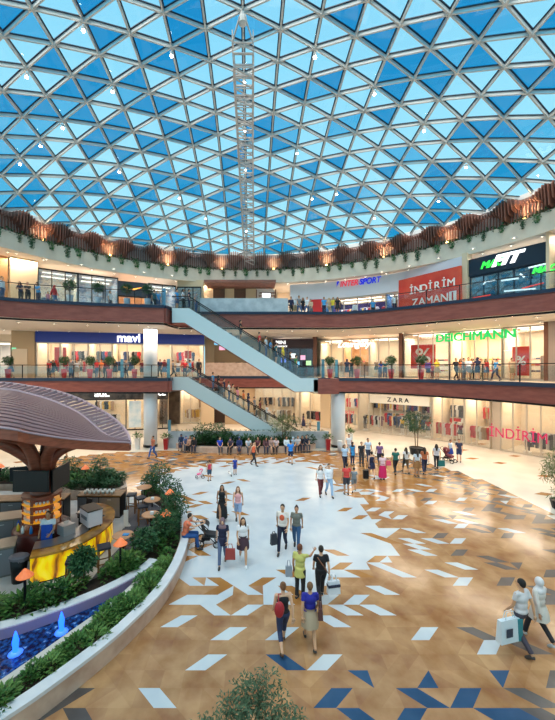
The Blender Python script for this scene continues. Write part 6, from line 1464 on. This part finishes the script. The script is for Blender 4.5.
s = find('cream middle gallery shop window left of the brown'); rack(s, s[1]*.5, 1.4, 'the window left of the brown pillar', (2, 4, 2)); mannequin(s, s[1]*.2, .8, 'tan', 'dress', 'in the window left of the brown pillar')
s = find('left edge of the script'); rack(s, s[1]*.5, 1.5, 'the window at the left edge of the script sign', (2, 2, 4))
s = find('dark plum middle')
for k, (x, z, c) in enumerate([(.25, 1.4, 'violet'), (.5, 1.9, 'white'), (.62, 1.0, 'blue'), (.75, 1.7, 'pink'), (.9, 1.1, 'green')]):
    q = bpy.data.materials.get('screen_%d' % {'violet': 4, 'white': 3, 'blue': 0, 'pink': 1, 'green': 2}[c]); MB().box(-.28, .28, -.03, .03, -.25, .25).build('screen', q, label='lit %s screen inside the dark plum shop behind the escalator' % c, cat='screen', loc=in_shop(s, s[1]*x, .35, z+.4), rz=s[2])
s = find('dark clothes left of the red'); rack(s, s[1]*.25, 1.3, 'the upper window left of the red banner', (0, 0, 5, 3)); rack(s, s[1]*.6, 1.3, 'the upper window left of the red banner', (0, 2, 5)); mannequin(s, s[1]*.45, .8, 'black', 'trousers', 'in the upper window left of the red banner')
s = find('wide dark blue sports'); 
for k in range(3): rack(s, 1.2+k*2.2, 2.0, 'the dark blue sports shop', (3, 1, 6, 2))
s = find('tall upper gallery glass shop front with pale'); rack(s, s[1]*.4, 1.6, 'the pale upper shop at the left', (0, 2, 3, 5)); rack(s, s[1]*.8, 2.2, 'the pale upper shop at the left', (0, 5, 3))
s = find('small amber tick'); unit(s, s[1]*.5, 3.0, 'the portal with the amber tick', 4)

def mk_wrail():
    r = empty('wall_rail', cat='clothes rail', group='wall rails'); MB().tube([(-1.0, 0, 0), (1.0, 0, 0)], .02, 6).build('rail', M_STEEL, r)
    for x in (-.9, 0, .9): MB().tube([(x, 0, 0), (x, .42, 0)], .015, 6).build('bracket', M_STEEL, r)
    return r
WR = Many(mk_wrail)
def wall_rail(s, x, z, where, pal, n=8, dep=3.75):
    WR.place(in_shop(s, x, dep, z), s[2], 'high wall rail of garments inside '+where, group='wall rails inside '+where)
    for k in range(n): GAR[rg.choice(list(pal))].place(in_shop(s, x-.85+1.7*k/(n-1), dep, z-.03), s[2]+rg.choice([.9, .9, .1])+rg.uniform(-.1, .1), label='garment on a high wall rail inside '+where, group='garments on wall rails inside '+where)
s = find('ZARA')
for k in range(4): wall_rail(s, 1.3+k*(s[1]-2.6)/3, 3.2, 'the long cream clothes shop', range(8)); 
for k in range(2): wall_rail(s, 2.6+k*3.2, 1.75, 'the long cream clothes shop', range(8), 7)
s = find('hanging dresses'); wall_rail(s, s[1]*.5, 3.1, 'the shop bay right of the indoor tree', (2, 1, 5, 0)); wall_rail(s, s[1]*.5, 1.8, 'the shop bay right of the indoor tree', (0, 2, 1))
s = find('red letters'); wall_rail(s, s[1]*.5, 3.2, 'the shop behind the right white column', (0, 1, 2, 3))
s = find('left of the magenta'); wall_rail(s, s[1]*.5, 3.1, 'the shop bay left of the magenta letters', (2, 4, 1))
for t in ('first two red tree', 'third red tree', 'letters mavi', 'right end of the royal'):
    for q in SHOPS:
        if 'denim shop bay' in q[0] and t in q[0]: wall_rail(q[1], q[1][1]*.5, 2.75, 'the denim shop on the middle gallery', (3, 0, 1, 5, 2), 7)
s = find('letters adL'); wall_rail(s, s[1]*.5, 2.9, 'the shop with white letters adL', (2, 4, 6, 0))
s = find('behind the escalator foot'); wall_rail(s, s[1]*.3, 3.0, 'the wide window behind the escalator foot', (2, 4, 0)); wall_rail(s, s[1]*.75, 3.0, 'the wide window behind the escalator foot', (2, 4, 5))
s = find('cream lit ground'); wall_rail(s, s[1]*.5, 2.7, 'the cream shop beside the black marble wall', (6, 2, 4))
